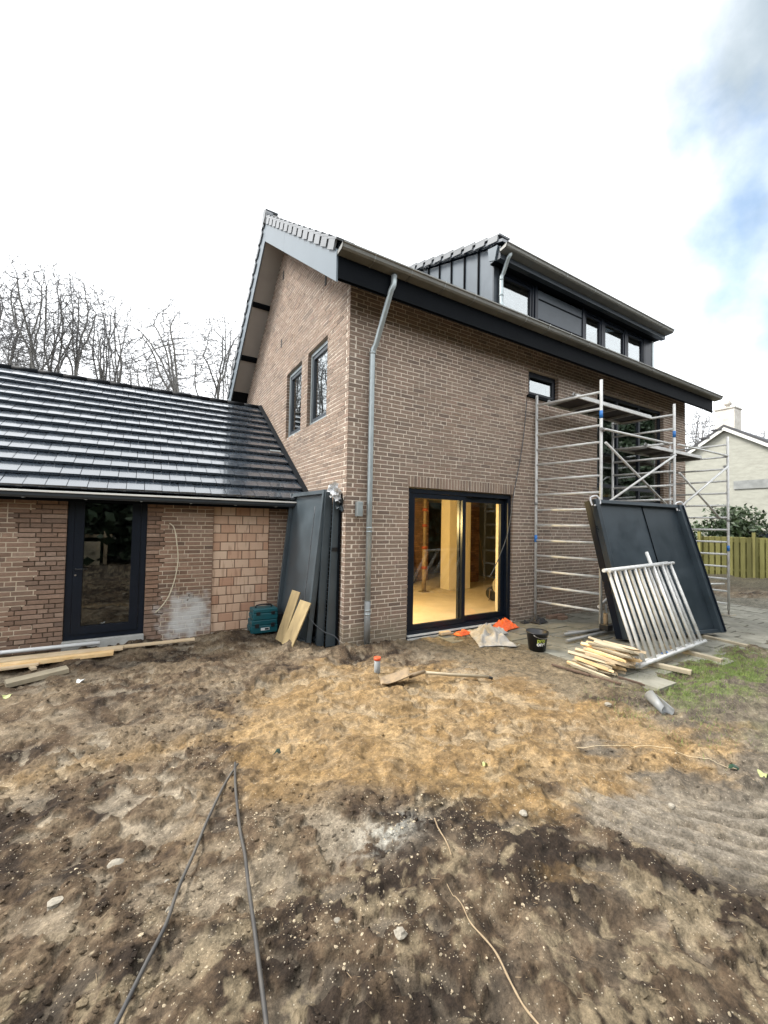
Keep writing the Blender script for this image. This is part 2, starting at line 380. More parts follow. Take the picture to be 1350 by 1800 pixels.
# ------------------------------------------------------------------ noise and terrain
def hsh(ix, iy, seed):
    h = ((ix.astype(np.int64)*73856093) ^ (iy.astype(np.int64)*19349663) ^ (seed*83492791+12345)) & 0xFFFFFFFF
    h = (((h >> 16) ^ h)*0x45d9f3b) & 0xFFFFFFFF
    h = (((h >> 16) ^ h)*0x45d9f3b) & 0xFFFFFFFF
    h = (h >> 16) ^ h
    return (h & 0xFFFFFF)/float(0xFFFFFF)
def vn(x, y, seed=0):
    ix = np.floor(x); iy = np.floor(y); fx = x-ix; fy = y-iy
    ux = fx*fx*fx*(fx*(fx*6-15)+10); uy = fy*fy*fy*(fy*(fy*6-15)+10)
    a = hsh(ix, iy, seed); b_ = hsh(ix+1, iy, seed); c = hsh(ix, iy+1, seed); d = hsh(ix+1, iy+1, seed)
    return (a*(1-ux)+b_*ux)*(1-uy)+(c*(1-ux)+d*ux)*uy
def fbm(x, y, f, o=4, seed=0, gain=.5):
    s = np.zeros_like(x); amp = 1.; tot = 0.; ca, sa = math.cos(.6), math.sin(.6)
    for i in range(o):
        s += amp*(vn(x*f, y*f, seed+i*17)-.5); tot += amp; amp *= gain; f *= 2.03
        x, y = ca*x-sa*y+3.1, sa*x+ca*y+1.7
    return s/tot*2
def S(a, b_, x):
    t = np.clip((x-a)/(b_-a), 0, 1); return t*t*(3-2*t)
SAND = [(-1.35,-.75),(-.1,-.55),(.95,-1.05),(1.45,-2.3),(1.9,-3.75),(1.3,-3.72),(.75,-3.25),(.15,-3.6),(-.45,-3.5),(-1.0,-3.05),(-1.95,-2.3),(-1.7,-1.5)]
def polydist(x, y, P):
    d = np.full_like(x, 1e9); ins = np.zeros(x.shape, bool); n = len(P)
    for i in range(n):
        ax, ay = P[i]; bx, by = P[(i+1) % n]; ex, ey = bx-ax, by-ay
        t = np.clip(((x-ax)*ex+(y-ay)*ey)/(ex*ex+ey*ey), 0, 1)
        d = np.minimum(d, np.hypot(x-ax-t*ex, y-ay-t*ey))
        c = ((ay > y) != (by > y)) & (x < (bx-ax)*(y-ay)/(by-ay+1e-12)+ax); ins ^= c
    return np.where(ins, d, -d)
def base_h(x, y):
    return -.045 + .045*S(1.2, 2.4, x) - .20*S(4.5, 9.2, x)
def patio_mask(x, y):
    w = .12*fbm(x, y, 2.2, 3, 5)
    return S(2.05, 2.75, x+w*2.2)*S(-2.75, -2.5, y+w - .0)*S(12.5, 11.5, x)
def trod(x, y):
    w = .25*fbm(x, y, 1.8, 3, 101)
    return S(.7, 1.3, x+w)*S(-3.0, -2.3, y+w)*S(4.2, 3.4, x)
def worley(x, y, f, seed):
    x = x*f; y = y*f; ix = np.floor(x); iy = np.floor(y); d = np.full(x.shape, 9.)
    for i in (-1, 0, 1):
        for j in (-1, 0, 1):
            cx, cy = ix+i, iy+j; px = cx+hsh(cx, cy, seed); py = cy+hsh(cx, cy, seed+7)
            d = np.minimum(d, (x-px)**2+(y-py)**2)
    return np.sqrt(d)
def smear(x, y):
    """trodden, flattened patches: elongated, with definite edges"""
    wx = x+.10*fbm(x, y, 3.1, 3, 91)+.02*fbm(x, y, 16, 2, 93); wy = y+.10*fbm(x, y, 3.1, 3, 92)+.02*fbm(x, y, 16, 2, 94)
    us = wx*.86-wy*.51; vs_ = wx*.51+wy*.86; a_ = fbm(us, vs_*2.3, 3.6, 2, 44)+.22*fbm(x, y, 15, 3, 46); b_ = fbm(wx*1.5-.9*wy, wy*1.4+.6*wx, 5.2, 2, 45)+.24*fbm(x, y, 15, 3, 47)
    return np.maximum(S(.24, .29, a_), S(.28, .33, b_))*(.35+.65*S(-.3, .25, fbm(x, y, 1.2, 2, 48)))
def tread_mask(x, y):
    r = np.hypot(x-1.2, y+3.5); ang = np.arctan2(y+3.5, x-1.2)
    return S(.5, .68, r)*S(1.42, 1.22, r)*np.maximum(S(-3.35, -2.95, ang)*S(-1.0, -1.4, ang), S(3.0, 3.14, ang))
def terrain(x, y):
    x = np.asarray(x, float); y = np.asarray(y, float)
    h = base_h(x, y); pm = patio_mask(x, y)
    far = S(14, 40, np.hypot(x+1, y+1))
    sd = polydist(x, y, SAND)+.22*fbm(x, y, 1.6, 3, 31); sand = S(-.12, .18, sd)
    sm = smear(x, y); tm = tread_mask(x, y)
    wx = x+.12*fbm(x, y, 2.5, 2, 91); wy = y+.12*fbm(x, y, 2.5, 2, 92)
    n = .05*fbm(x, y, .55, 2, 1) + .055*fbm(wx, wy*1.5, 1.7, 3, 2) + .032*fbm(wx, wy*1.3, 4.6, 2, 3)
    rid = 1-np.abs(fbm(wx*.8+.3*wy, wy*1.6, 3.2, 3, 8)); n += .022*(rid-.7)
    rough = (1-.85*sm)*(1-.35*sand)*(1-.8*tm)
    patchy = .35+.65*S(-.25, .35, fbm(x, y, 1.5, 3, 13))
    w1 = worley(x+.02*fbm(x, y, 20, 2, 95), y+.02*fbm(x, y, 20, 2, 96), 11, 14); w2 = worley(x, y, 27, 15)
    n += rough*patchy*(.034*(.55-w1)+.011*(.55-w2)) + rough*(.020*fbm(x, y, 12, 2, 4) + .005*fbm(x, y, 34, 2, 6)) + .0015*fbm(x, y, 80, 1, 7)
    n -= .022*sm
    # tyre tread on the right: concentric ribs
    r = np.hypot(x-1.2, y+3.5); rw = r+.045*fbm(x, y, 3.5, 3, 21)+.012*fbm(x, y, 14, 2, 24)
    ph = (rw/.118) % 1.0; rib = S(.0, .38, ph)-S(.86, 1.0, ph)-.5
    n = n*(1-.85*tm)+tm*(.052*rib*(.9+.8*fbm(x, y, 4, 2, 22))-.02)
    # fainter parallel tracks further right
    q = (x*.55+y*.83+.06*fbm(x, y, 3, 2, 23)); tm2 = S(1.6, 2.3, x)*S(-2.75, -3.1, y)*S(7, 5, x)
    n = n*(1-.45*tm2)+tm2*.016*np.sin(2*math.pi*q/.14)
    fl = trod(x, y); amp = (1-.92*pm)*(1-.6*far)*(1-.62*fl)
    h = h + n*amp - .012*pm
    # spoil heaped against the corner and the annex
    h += .16*np.exp(-(((x+.62)/.30)**2+((y-.22)/.26)**2))*(1+.6*fbm(x, y, 7, 3, 51))
    h += .10*np.exp(-(((x+.05)/.5)**2+((y+.12)/.20)**2))*(1+.8*fbm(x, y, 7, 3, 52))
    h += .09*np.exp(-(((x+1.3)/.5)**2+((y-1.25)/.25)**2))*(1+.8*fbm(x, y, 6, 3, 53))
    h += .03*S(1.7, 1.2, x)*np.exp(-((y+.18)/.18)**2)*S(.3, .7, x)
    # churned soil towards the far fence
    fm = S(10.5, 12.5, x)*S(26, 20, x)*S(-8, -3, y)*S(7, 3, y); h += fm*(.16*fbm(x, y, .9, 4, 61)+.08)
    # keep the ground under the buildings out of the rooms
    ins = S(.02, .10, y)*S(.02, .10, x)*S(9.95, 9.86, x)*S(6.7, 6.6, y); h = h*(1-ins)-.35*ins
    ins2 = S(1.70, 1.78, y)*S(.0, -.08, x)*S(-9, -8.9, x)*S(8.4, 8.3, y); h = h*(1-ins2)-.35*ins2
    return h
def gz(x, y): return float(terrain(np.array([x]), np.array([y]))[0])
def soil_colour(x, y):
    n1 = fbm(x, y*1.35, 1.9, 5, 71, .6); n2 = fbm(x, y*1.2, 7, 4, 72, .65); n3 = fbm(x, y, 30, 3, 73, .7); n4 = fbm(x, y*1.5, 3.6, 4, 76, .55); n5 = fbm(x, y, 62, 2, 79, .7)
    us = x*.86-y*.51; vs_ = x*.51+y*.86; st = fbm(us*1.0, vs_*2.6, 1.9, 4, 36); sd = polydist(x, y, SAND)+.30*fbm(x, y, 1.5, 4, 31)+.42*st+.20*n2+.08*n3; sand = S(-.28, .18, sd)*(.72+.26*S(-.35, .1, st+.6*n2))
    band = np.exp(-(((y+1.50+.12*fbm(x, y, 1.3, 3, 35))/.11)**2))*S(-1.6, -2.1, x)*S(-.4, .2, n2+.2)
    sand = np.maximum(sand, band*.8)
    dk = np.array([.042, .029, .020]); br = np.array([.125, .086, .053]); tan = np.array([.235, .178, .115]); sn = np.array([.325, .215, .10]); pale = np.array([.37, .315, .235])
    near = S(-2.7, -3.2, y+.5*fbm(x, y, 1.1, 2, 78))*S(.9, -.4, x)            # dark topsoil in the foreground
    pk = .3+.5*S(-.3, .3, fbm(x, y, .9, 2, 83)); t = np.clip(.42+.20*S(-2.7, -1.9, y)+1.1*n1+(1.0*n2+.4*n3)*pk-.36*near, 0, 1)[..., None]
    col = np.where(t < .45, dk+(br-dk)*(t/.45), br+(tan-br)*((t-.45)/.55))
    grey = S(-.1, .6, x+.25*n1)*S(-2.6, -3.2, y)                              # compacted grey clay on the right
    g3 = np.array([.180, .153, .118])*(1+.25*n2+.35*n3+.25*n1)[..., None]
    col = col*(1-.8*grey[..., None])+g3*.8*grey[..., None]
    tmc = (tread_mask(x, y)*.85)[..., None]; col = col*(1-tmc)+np.array([.27, .235, .185])*(1+.15*n2+.15*n1)[..., None]*tmc
    sv = np.clip(.45+1.1*n4+.2*n3, 0, 1)[..., None]
    s3 = sn*(1-sv)+sv*np.array([.43, .305, .165])
    dirt = S(.02, .32, n1*1.0+n2*1.1+.15*n3+.35*st)[..., None]; s3 = s3*(1-.52*dirt)+np.array([.135, .088, .047])*.52*dirt
    col = col*(1-sand[..., None])+s3*np.array([1.04, 1.01, .94])*sand[..., None]
    sm = smear(x, y)*(.5+.5*S(-.4, .4, n4))*(1-.55*near)*(1-.5*grey)
    pc_ = pale*(1-.5*sand[..., None])+np.array([.50, .36, .19])*.5*sand[..., None]; pc_ = pc_*(1+.25*n3+.2*n2)[..., None]
    col = col*(1-.8*sm[..., None])+pc_*.8*sm[..., None]
    # beige grit worked into the topsoil
    gr = S(.12, .30, fbm(x, y, 11, 3, 81, .7)+.7*n4-.02)*near*.8; col = col*(1-.7*gr[..., None])+np.array([.36, .29, .185])*.7*gr[..., None]
    lime = np.exp(-(((x+1.22)/.20)**2+((y+3.17)/.13)**2))*S(-.3, .4, n2+n3); col = col*(1-.75*lime[..., None])+np.array([.50, .49, .43])*.75*lime[..., None]
    # ruts and hollows are damp
    # moss and grass film on the right
    ms = np.exp(-(((x-3.7)/1.0)**2+((y+2.95)/.38)**2))*2.2+.35*np.exp(-(((x-2.3)/.4)**2+((y+3.05)/.25)**2))+.3*np.exp(-(((x-2.3)/.4)**2+((y+3.9)/.25)**2))
    ms = np.clip(ms*S(-.15, .35, n2+.8*n1+.4*n3+.05), 0, .8)
    col = col*(1-ms[..., None])+np.array([.135, .185, .05])*ms[..., None]
    tr_ = trod(x, y)*(1-ms)*(1-sand)*.8; col = col*(1-tr_[..., None])+np.array([.215, .172, .112])*(1+.4*n2+.35*n3+.25*n1)[..., None]*tr_[..., None]
    pt = patio_mask(x, y)*(1-ms)*.85; pc = np.array([.20, .19, .15])*(1+.4*n2+.2*n3)[..., None]; col = col*(1-pt[..., None])+pc*pt[..., None]
    farg = S(12, 16, np.hypot(x, y))[..., None]; fc = np.array([.085, .075, .05])*(1+.5*n1)[..., None]; col = col*(1-farg)+fc*farg
    return np.clip(col*.69, .01, .8)

def axis(parts):
    o = []
    for a, b_, st in parts: o.append(np.arange(a, b_-1e-6, st))
    return np.concatenate(o)
def geo(a, b_, st, g):
    o = [a]
    while o[-1] < b_: o.append(o[-1]+st); st *= g
    return np.array(o)
gx = np.concatenate([-geo(4.4, 400, .06, 1.16)[::-1], axis([(-4.36, -3.4, .03), (-3.4, 1.3, .0095), (1.3, 2.6, .014), (2.6, 5.0, .024), (5, 12, .07)]), geo(12, 400, .12, 1.13)])
gy = np.concatenate([-geo(4.75, 400, .04, 1.16)[::-1], axis([(-4.72, -2.0, .0095), (-2.0, -.6, .013), (-.6, 1.85, .02), (1.85, 8.5, .25)]), geo(8.5, 400, .3, 1.2)])
X, Y = np.meshgrid(gx, gy, indexing='ij'); Z = terrain(X, Y); COL = soil_colour(X, Y)
ni, nj = X.shape; I = np.arange(ni*nj).reshape(ni, nj)
Fq = np.stack([I[:-1, :-1], I[1:, :-1], I[1:, 1:], I[:-1, 1:]], -1).reshape(-1, 4)
m, t, b = newmat('soil'); N = t.nodes; L = t.links
at = N.new('ShaderNodeAttribute'); at.attribute_name = 'soil'
g = N.new('ShaderNodeNewGeometry')
n1 = N.new('ShaderNodeTexNoise'); n1.inputs['Scale'].default_value = 62; n1.inputs['Detail'].default_value = 7; n1.inputs['Roughness'].default_value = .8; L.new(g.outputs['Position'], n1.inputs['Vector'])
n0 = N.new('ShaderNodeTexNoise'); n0.inputs['Scale'].default_value = 17; n0.inputs['Detail'].default_value = 4; n0.inputs['Roughness'].default_value = .6; L.new(g.outputs['Position'], n0.inputs['Vector'])
m0 = N.new('ShaderNodeMapRange'); m0.inputs['From Min'].default_value = .3; m0.inputs['From Max'].default_value = .7; m0.inputs['To Min'].default_value = .62; m0.inputs['To Max'].default_value = 1.38; L.new(n0.outputs['Fac'], m0.inputs['Value'])
m1_ = N.new('ShaderNodeMapRange'); m1_.inputs['From Min'].default_value = .3; m1_.inputs['From Max'].default_value = .7; m1_.inputs['To Min'].default_value = .42; m1_.inputs['To Max'].default_value = 1.62; L.new(n1.outputs['Fac'], m1_.inputs['Value'])
mr = N.new('ShaderNodeMath'); mr.operation = 'MULTIPLY'; L.new(m0.outputs[0], mr.inputs[0]); L.new(m1_.outputs[0], mr.inputs[1])
hv = N.new('ShaderNodeHueSaturation'); L.new(at.outputs['Color'], hv.inputs['Color']); L.new(mr.outputs[0], hv.inputs['Value'])
vo = N.new('ShaderNodeTexVoronoi'); vo.inputs['Scale'].default_value = 85; L.new(g.outputs['Position'], vo.inputs['Vector'])
vr = N.new('ShaderNodeMapRange'); vr.inputs['From Min'].default_value = .27; vr.inputs['From Max'].default_value = .18; L.new(vo.outputs['Distance'], vr.inputs['Value'])
vc = N.new('ShaderNodeSeparateColor'); L.new(vo.outputs['Color'], vc.inputs[0])
gt = N.new('ShaderNodeMath'); gt.operation = 'GREATER_THAN'; gt.inputs[1].default_value = .86; L.new(vc.outputs[0], gt.inputs[0])
mu = N.new('ShaderNodeMath'); mu.operation = 'MULTIPLY'; L.new(vr.outputs[0], mu.inputs[0]); L.new(gt.outputs[0], mu.inputs[1])
mu2 = N.new('ShaderNodeMath'); mu2.operation = 'MULTIPLY'; mu2.inputs[1].default_value = .75; L.new(mu.outputs[0], mu2.inputs[0])
mx = N.new('ShaderNodeMix'); mx.data_type = 'RGBA'; L.new(mu2.outputs[0], mx.inputs['Factor']); L.new(hv.outputs[0], mx.inputs['A']); mx.inputs['B'].default_value = (.50, .44, .34, 1)
L.new(mx.outputs['Result'], b.inputs['Base Color']); b.inputs['Roughness'].default_value = .93; b.inputs['Specular IOR Level'].default_value = .25
nb = N.new('ShaderNodeTexNoise'); nb.inputs['Scale'].default_value = 90; nb.inputs['Detail'].default_value = 6; nb.inputs['Roughness'].default_value = .7; L.new(g.outputs['Position'], nb.inputs['Vector'])
bp = N.new('ShaderNodeBump'); bp.inputs['Strength'].default_value = 1.0; bp.inputs['Distance'].default_value = .012; L.new(nb.outputs['Fac'], bp.inputs['Height']); L.new(bp.outputs[0], b.inputs['Normal'])
ground = np_mesh('ground', np.stack([X, Y, Z], -1).reshape(-1, 3), Fq, 'soil', attrs={'soil': ('FLOAT_COLOR', 'POINT', np.concatenate([COL, np.ones(COL.shape[:2]+(1,))], -1).reshape(-1, 4))}, kind='structure', smooth=True)

# ------------------------------------------------------------------ small geometry helpers for measured points
def on(px, py, ax, val):
    d = ray(px, py); t = (val-CAM[ax])/d[ax]; return CAM + d*t
# unit brick variants (shared by all bricks built one by one)
def unit_brick(seed):
    rr = random.Random(seed); mb = MB(); c = .05
    def j(): return rr.uniform(-.010, .010)
    # front face at -y, chamfered edges; x,z in [-.5,.5], y in [0,1]
    fr = [(-.5+.02+j()*.3, 0+j(), -.5+c+j()), (.5-.02+j()*.3, 0+j(), -.5+c+j()), (.5-.02+j()*.3, j(), .5-c+j()), (-.5+.02+j()*.3, j(), .5-c+j())]
    md = [(-.5, .03, -.5), (.5, .03, -.5), (.5, .03, .5), (-.5, .03, .5)]
    bk = [(-.5, 1, -.5), (.5, 1, -.5), (.5, 1, .5), (-.5, 1, .5)]
    mb.v = fr+md+bk
    mb.f = [(0, 1, 2, 3)] + [(4+i, 4+(i+1) % 4, (i+1) % 4, i) for i in range(4)] + [(8+i, 8+(i+1) % 4, 4+(i+1) % 4, 4+i) for i in range(4)]
    me = bpy.data.meshes.new('brick'); me.from_pydata(mb.v, [], mb.f); me.update(); return me
UB = {}
def unit_bricks(matname):
    if matname not in UB:
        L_ = []
        for i in range(5):
            me = unit_brick(100+i); me.materials.append(MATS[matname]); L_.append(me)
        UB[matname] = L_
    return UB[matname]
def lay(u0, u1, z0, z1, openings, quoin=None, top=None, seed=1):
    rr = random.Random(seed); res = []; prev = []; k = 0; z = z0
    while z+.05 <= z1+1e-6:
        za, zb = z, z+.05; a0 = u0+(.112 if (quoin is not None and (k+quoin) % 2) else 0); b0 = u1
        if top:
            lo, hi = top(zb)
            a0 = max(a0, lo); b0 = min(b0, hi)
        spans = [(a0, b0)]
        for (oa, ob, oza, ozb) in openings:
            if min(zb, ozb)-max(za, oza) > .012:
                ns = []
                for (a, b_) in spans:
                    if ob <= a or oa >= b_: ns.append((a, b_)); continue
                    if oa-a > .03: ns.append((a, oa))
                    if b_-ob > .03: ns.append((ob, b_))
                spans = ns
        joints = []
        for (a, b_) in spans:
            p = a; last = None
            while p < b_-.02:
                for _ in range(6):
                    ln = .21 if rr.random() < (.62 if last != .10 else .85) else .10
                    if p == a and rr.random() < .4: ln = .16
                    if all(abs(p+ln-q) > .035 for q in prev) : break
                rem = b_-(p+ln)
                if rem < .075: ln = b_-p
                last = ln if ln in (.10, .21) else None
                res.append((p, p+ln, za, zb)); joints.append(p+ln); p += ln+.012
        prev = joints; z += .062; k += 1
    return res
def place_bricks(bricks, frame, parent, root, m_one, m_many, n_one, depth=.085, seed=3, proud=.002):
    """frame(u, d, z) -> world; d = depth into the wall. n_one largest in the photograph become objects"""
    rr = random.Random(seed); sc_ = []
    for i, (a, b_, za, zb) in enumerate(bricks):
        q = project(frame((a+b_)/2, 0, (za+zb)/2)); area = 0
        if q[2] > .5 and 0 < q[0] < 1350 and 0 < q[1] < 1800:
            p1 = project(frame(a, 0, za)); p2 = project(frame(b_, 0, za)); p3 = project(frame(a, 0, zb))
            area = abs((p2[0]-p1[0])*(p3[1]-p1[1])-(p2[1]-p1[1])*(p3[0]-p1[0]))
        sc_.append((area, i))
    big = set(i for a, i in sorted(sc_, reverse=True)[:n_one] if a > 0)
    o0 = frame(0, 0, 0); eu = frame(1, 0, 0)-o0; ed = frame(0, 1, 0)-o0; ez = frame(0, 0, 1)-o0
    rl = Vector(root.location)
    V = []; RN = []
    for i, (a, b_, za, zb) in enumerate(bricks):
        pr = -proud+rr.uniform(-.0018, .0018)
        if i in big:
            me = rr.choice(unit_bricks(m_one)); o = bpy.data.objects.new('brick', me)
            s_ = 1 if rr.random() < .5 else -1
            c = frame((a+b_)/2, pr, (za+zb)/2)-rl
            M = Matrix(((eu.x*(b_-a)*1, ed.x*depth, ez.x*(zb-za), c.x), (eu.y*(b_-a), ed.y*depth, ez.y*(zb-za), c.y), (eu.z*(b_-a), ed.z*depth, ez.z*(zb-za), c.z), (0, 0, 0, 1)))
            o.matrix_local = M; o.parent = parent; C.objects.link(o)
        else:
            j = lambda s=.0018: rr.uniform(-s, s)
            c = [(a+j(), pr+j(), za+j()), (b_+j(), pr+j(), za+j()), (b_+j(), pr+j(), zb+j()), (a+j(), pr+j(), zb+j())]
            bk = [(u, depth, w) for u, _, w in c]
            V.append([tuple(frame(*q)) for q in c+bk]); RN.append(rr.random())
    V = np.array(V).reshape(-1, 3); n = len(RN)
    fb = np.array([(0, 1, 2, 3), (4, 5, 1, 0), (5, 6, 2, 1), (6, 7, 3, 2), (7, 4, 0, 3)])
    F = (np.arange(n)[:, None, None]*8+fb[None]).reshape(-1, 4)
    o = np_mesh('bricks', V, F, m_many, parent, root, {'rnd': ('FLOAT', 'FACE', np.repeat(RN, 5))}, kind='stuff')
    return o
def slab_boxes(mb, u0, u1, z0, z1, openings, d0, d1, frame):
    us = sorted(set([u0, u1]+[q for o in openings for q in o[:2] if u0 < q < u1])); zs = sorted(set([z0, z1]+[q for o in openings for q in o[2:] if z0 < q < z1]))
    for ua, ub in zip(us[:-1], us[1:]):
        run = None
        for za, zb in list(zip(zs[:-1], zs[1:]))+[(None, None)]:
            solid = za is not None and not any(o[0] <= (ua+ub)/2 <= o[1] and o[2] <= (za+zb)/2 <= o[3] for o in openings)
            if solid:
                run = (run[0], zb) if run else (za, zb)
            elif run:
                a, b_ = run; run = None
                mb.hexa([frame(ua, d0, a), frame(ub, d0, a), frame(ub, d1, a), frame(ua, d1, a), frame(ua, d0, b_), frame(ub, d0, b_), frame(ub, d1, b_), frame(ua, d1, b_)])
    return mb

# ------------------------------------------------------------------ the house
house = thing('house', 'two-storey brown brick house with anthracite dormer, gutters and lit sliding door', 'house', (5.0, 3.3, 0))
H = dict(root=house)
fF = lambda u, d, z: Vector((u, d, z))           # front wall frame
fG = lambda u, d, z: Vector((d, u, z))           # gable frame
DOOR = (1.06, 3.352, 0.0, 2.29); SMALL = (3.749, 4.63, 4.204, 4.70); BIG = (5.95, 8.79, 2.344, 4.70)
LX = 9.93
grow = lambda o, e=.010: (o[0]-e, o[1]+e, o[2]-e, o[3]+e)
fw_openings = [DOOR, SMALL, BIG]
mb = slab_boxes(MB(), .012, LX-.01, -.3, 5.3, [grow(o) for o in fw_openings], .002, .28, fF)
front_wall = mk('front_wall', mb, 'mortar', house, house, label='long brown brick wall with light joints, under the eaves')
SOLD = (1.03, 3.41, 2.29, 2.476)
bricks = lay(0, LX, -.186, 5.2, fw_openings+[SOLD], quoin=0, seed=4)
u = 1.032
while u < 3.39:
    bricks.append((u, u+.05, 2.297, 2.470)); u += .0622
n_front = len(bricks)
place_bricks(bricks, fF, front_wall, house, 'brick_one', 'brick_many', 300, seed=5)
# gable wall
GW = [(.799, 1.686, 3.398, 4.70), (2.012, 2.90, 3.398, 4.70)]
soff = lambda y: 7.6-.74*abs(y-3.3)
mb = MB()
slab_boxes(mb, .29, 6.6, -.3, 4.9, [grow(o) for o in GW], .002, .27, fG)
mb.prism([(.012, -.3), (.285, -.3), (.285, 5.15), (.012, 5.13)], .0025, .27, lambda u_, v_, w_: Vector((w_, u_, v_)))
mb.prism([(.29, 4.905), (6.59, 4.905), (6.59, soff(6.59)), (3.3, 7.59), (.29, soff(.29))], .002, .27, lambda u_, v_, w_: Vector((w_, u_, v_)))
gable_wall = mk('gable_wall', mb, 'mortar', house, house, label='tall brown brick gable wall with two narrow windows')
def gtop(z):
    k = (7.6-z)/.74
    return (max(0, 3.3-k+.01), min(6.6, 3.3+k-.01))
gb = lay(0, 6.6, -.186, 7.5, GW, quoin=1, top=gtop, seed=8)
ann_line = lambda y: 2.07+.677*(y-1.34)
gb = [q for q in gb if q[0] < 1.7 or q[3] > ann_line(min(q[1], 5.0))-.35]
place_bricks(gb, fG, gable_wall, house, 'brick_one', 'brick_many', 0, seed=6)
# ventilation slots in the gable
for px, py in ((498.5, 484), (573, 492), (495, 604)):
    c = on(px, py, 0, 0.); mk('vent_slot', MB().box(-.009, .03, c.y-.035, c.y+.035, c.z-.09, c.z+.09), 'inside_dark', gable_wall, house)
# remaining shell
mk('side_wall', MB().box(LX-.26, LX-.012, .29, 6.6, -.3, 4.95).prism([(.29, 4.955), (6.59, 4.955), (6.59, soff(6.59)), (3.3, 7.59), (.29, soff(.29))], LX-.26, LX-.012, lambda u_, v_, w_: Vector((w_, u_, v_))), 'brick_many', house, house)
mk('rear_wall', MB().box(.28, LX-.27, 6.35, 6.6, -.3, 5.1), 'brick_many', house, house)
# roof body
prof = [(-.43, 5.33), (3.3, 8.09), (7.03, 5.33), (7.02, 4.95), (3.3, 7.66), (-.42, 4.91)]
roof = mk('roof', MB().prism(prof, -.385, 10.33, lambda u_, v_, w_: Vector((w_, u_, v_))), 'tile_dark', house, house)
mk('ridge', MB().tube([(-.45, 3.3, 8.06), (10.37, 3.3, 8.06)], .11, 10), 'tile_grey', roof, house, smooth=True)
# eaves soffit (front) and verge soffits
def slope_box(mb, ya, yb, xa, xb, off, th, sgn=1):
    z = lambda y: 7.6-.74*abs(y-3.3)+off
    return mb.hexa([(xa, ya, z(ya)-th), (xb, ya, z(ya)-th), (xb, yb, z(yb)-th), (xa, yb, z(yb)-th), (xa, ya, z(ya)), (xb, ya, z(ya)), (xb, yb, z(yb)), (xa, yb, z(yb))])
mk('eaves_soffit', slope_box(MB(), -.43, -.008, -.395, 10.32, 0, .02), 'dark_board', house, house)
mk('verge_soffit', slope_box(MB(), -.004, .12, -.395, -.014, -.001, .02), 'dark_board', house, house)
mk('verge_soffit', slope_box(MB(), .124, 3.295, -.395, -.002, 0, .02), 'soffit', house, house)
pz = [3.305, 4.36, 4.44, 5.50, 5.60, 6.42, 7.1]
for k in range(6):
    if k % 2 == 0: mk('verge_soffit', slope_box(MB(), pz[k]+.002, pz[k+1]-.002, -.395, -.002, 0, .02), 'soffit', house, house)
    elif k < 5: mk('purlin', slope_box(MB(), pz[k], pz[k+1], -.395, -.002, .0, .055), 'dark_board', house, house)
mk('eaves_soffit', slope_box(MB(), 6.43, 7.08, -.393, 10.3, -.002, .03), 'dark_board', house, house)
# verge boards left
def vb(ya, yb, x0, x1):
    zt = lambda y: 7.99-.74*abs(y-3.3); zb = lambda y: 7.565-.74*abs(y-3.3)
    return MB().hexa([(x0, ya, zb(ya)), (x1, ya, zb(ya)), (x1, yb, zb(yb)), (x0, yb, zb(yb)), (x0, ya, zt(ya)), (x1, ya, zt(ya)), (x1, yb, zt(yb)), (x0, yb, zt(yb))])
mk('verge_board', vb(-.45, 1.9, -.425, -.40), 'verge_grey', house, house)
mk('verge_board', vb(1.904, 3.30, -.425, -.40), 'verge_grey', house, house)
mk('verge_board', vb(3.304, 7.1, -.425, -.40), 'verge_grey', house, house)
mk('verge_board', vb(-.45, 3.3, 10.335, 10.36), 'verge_grey', house, house)
mk('verge_board', vb(3.304, 7.1, 10.335, 10.36), 'verge_grey', house, house)
# stepped verge tiles: front slope and rear slope
sl = math.atan(.74)
def verge_tile(yc, side, x_out, pitch=.335, ang=sl, zc=None, hh=.12, wid=.26):
    """a tile with a down-turned lug; built along the slope"""
    sgn = 1 if side > 0 else -1
    t_ = Vector((0, sgn*math.cos(ang-.09), math.sin(ang-.09))); nrm = Vector((0, -sgn*math.sin(ang-.09), math.cos(ang-.09)))
    o = Vector((x_out, yc, zc)); ex = Vector((1, 0, 0)); mb = MB()
    def bx(a0, a1, s0, s1, h0, h1):
        mb.hexa([o+ex*a+t_*s_+nrm*h for (a, s_, h) in ((a0, s0, h0), (a1, s0, h0), (a1, s1, h0), (a0, s1, h0), (a0, s0, h1), (a1, s0, h1), (a1, s1, h1), (a0, s1, h1))])
    bx(0, .03, -.155, .085, -hh, .0); bx(0, wid, -.19, .17, .002, .03)
    return mb
for k in range(15):
    y = -.33+k*.2575; mk('verge_tile', verge_tile(y, 1, -.455, zc=8.06+.03-.74*(3.3-y)), 'tile_grey', roof, house)
for k in range(15):
    y = 6.93-k*.2575; mk('verge_tile', verge_tile(y, -1, -.455, zc=8.06+.03-.74*(y-3.3)), 'tile_grey', roof, house)
mk('verge_cap', MB().tube([(-.47, 3.3, 8.07), (-.30, 3.3, 8.07)], .135, 10), 'tile_grey', roof, house, smooth=True)
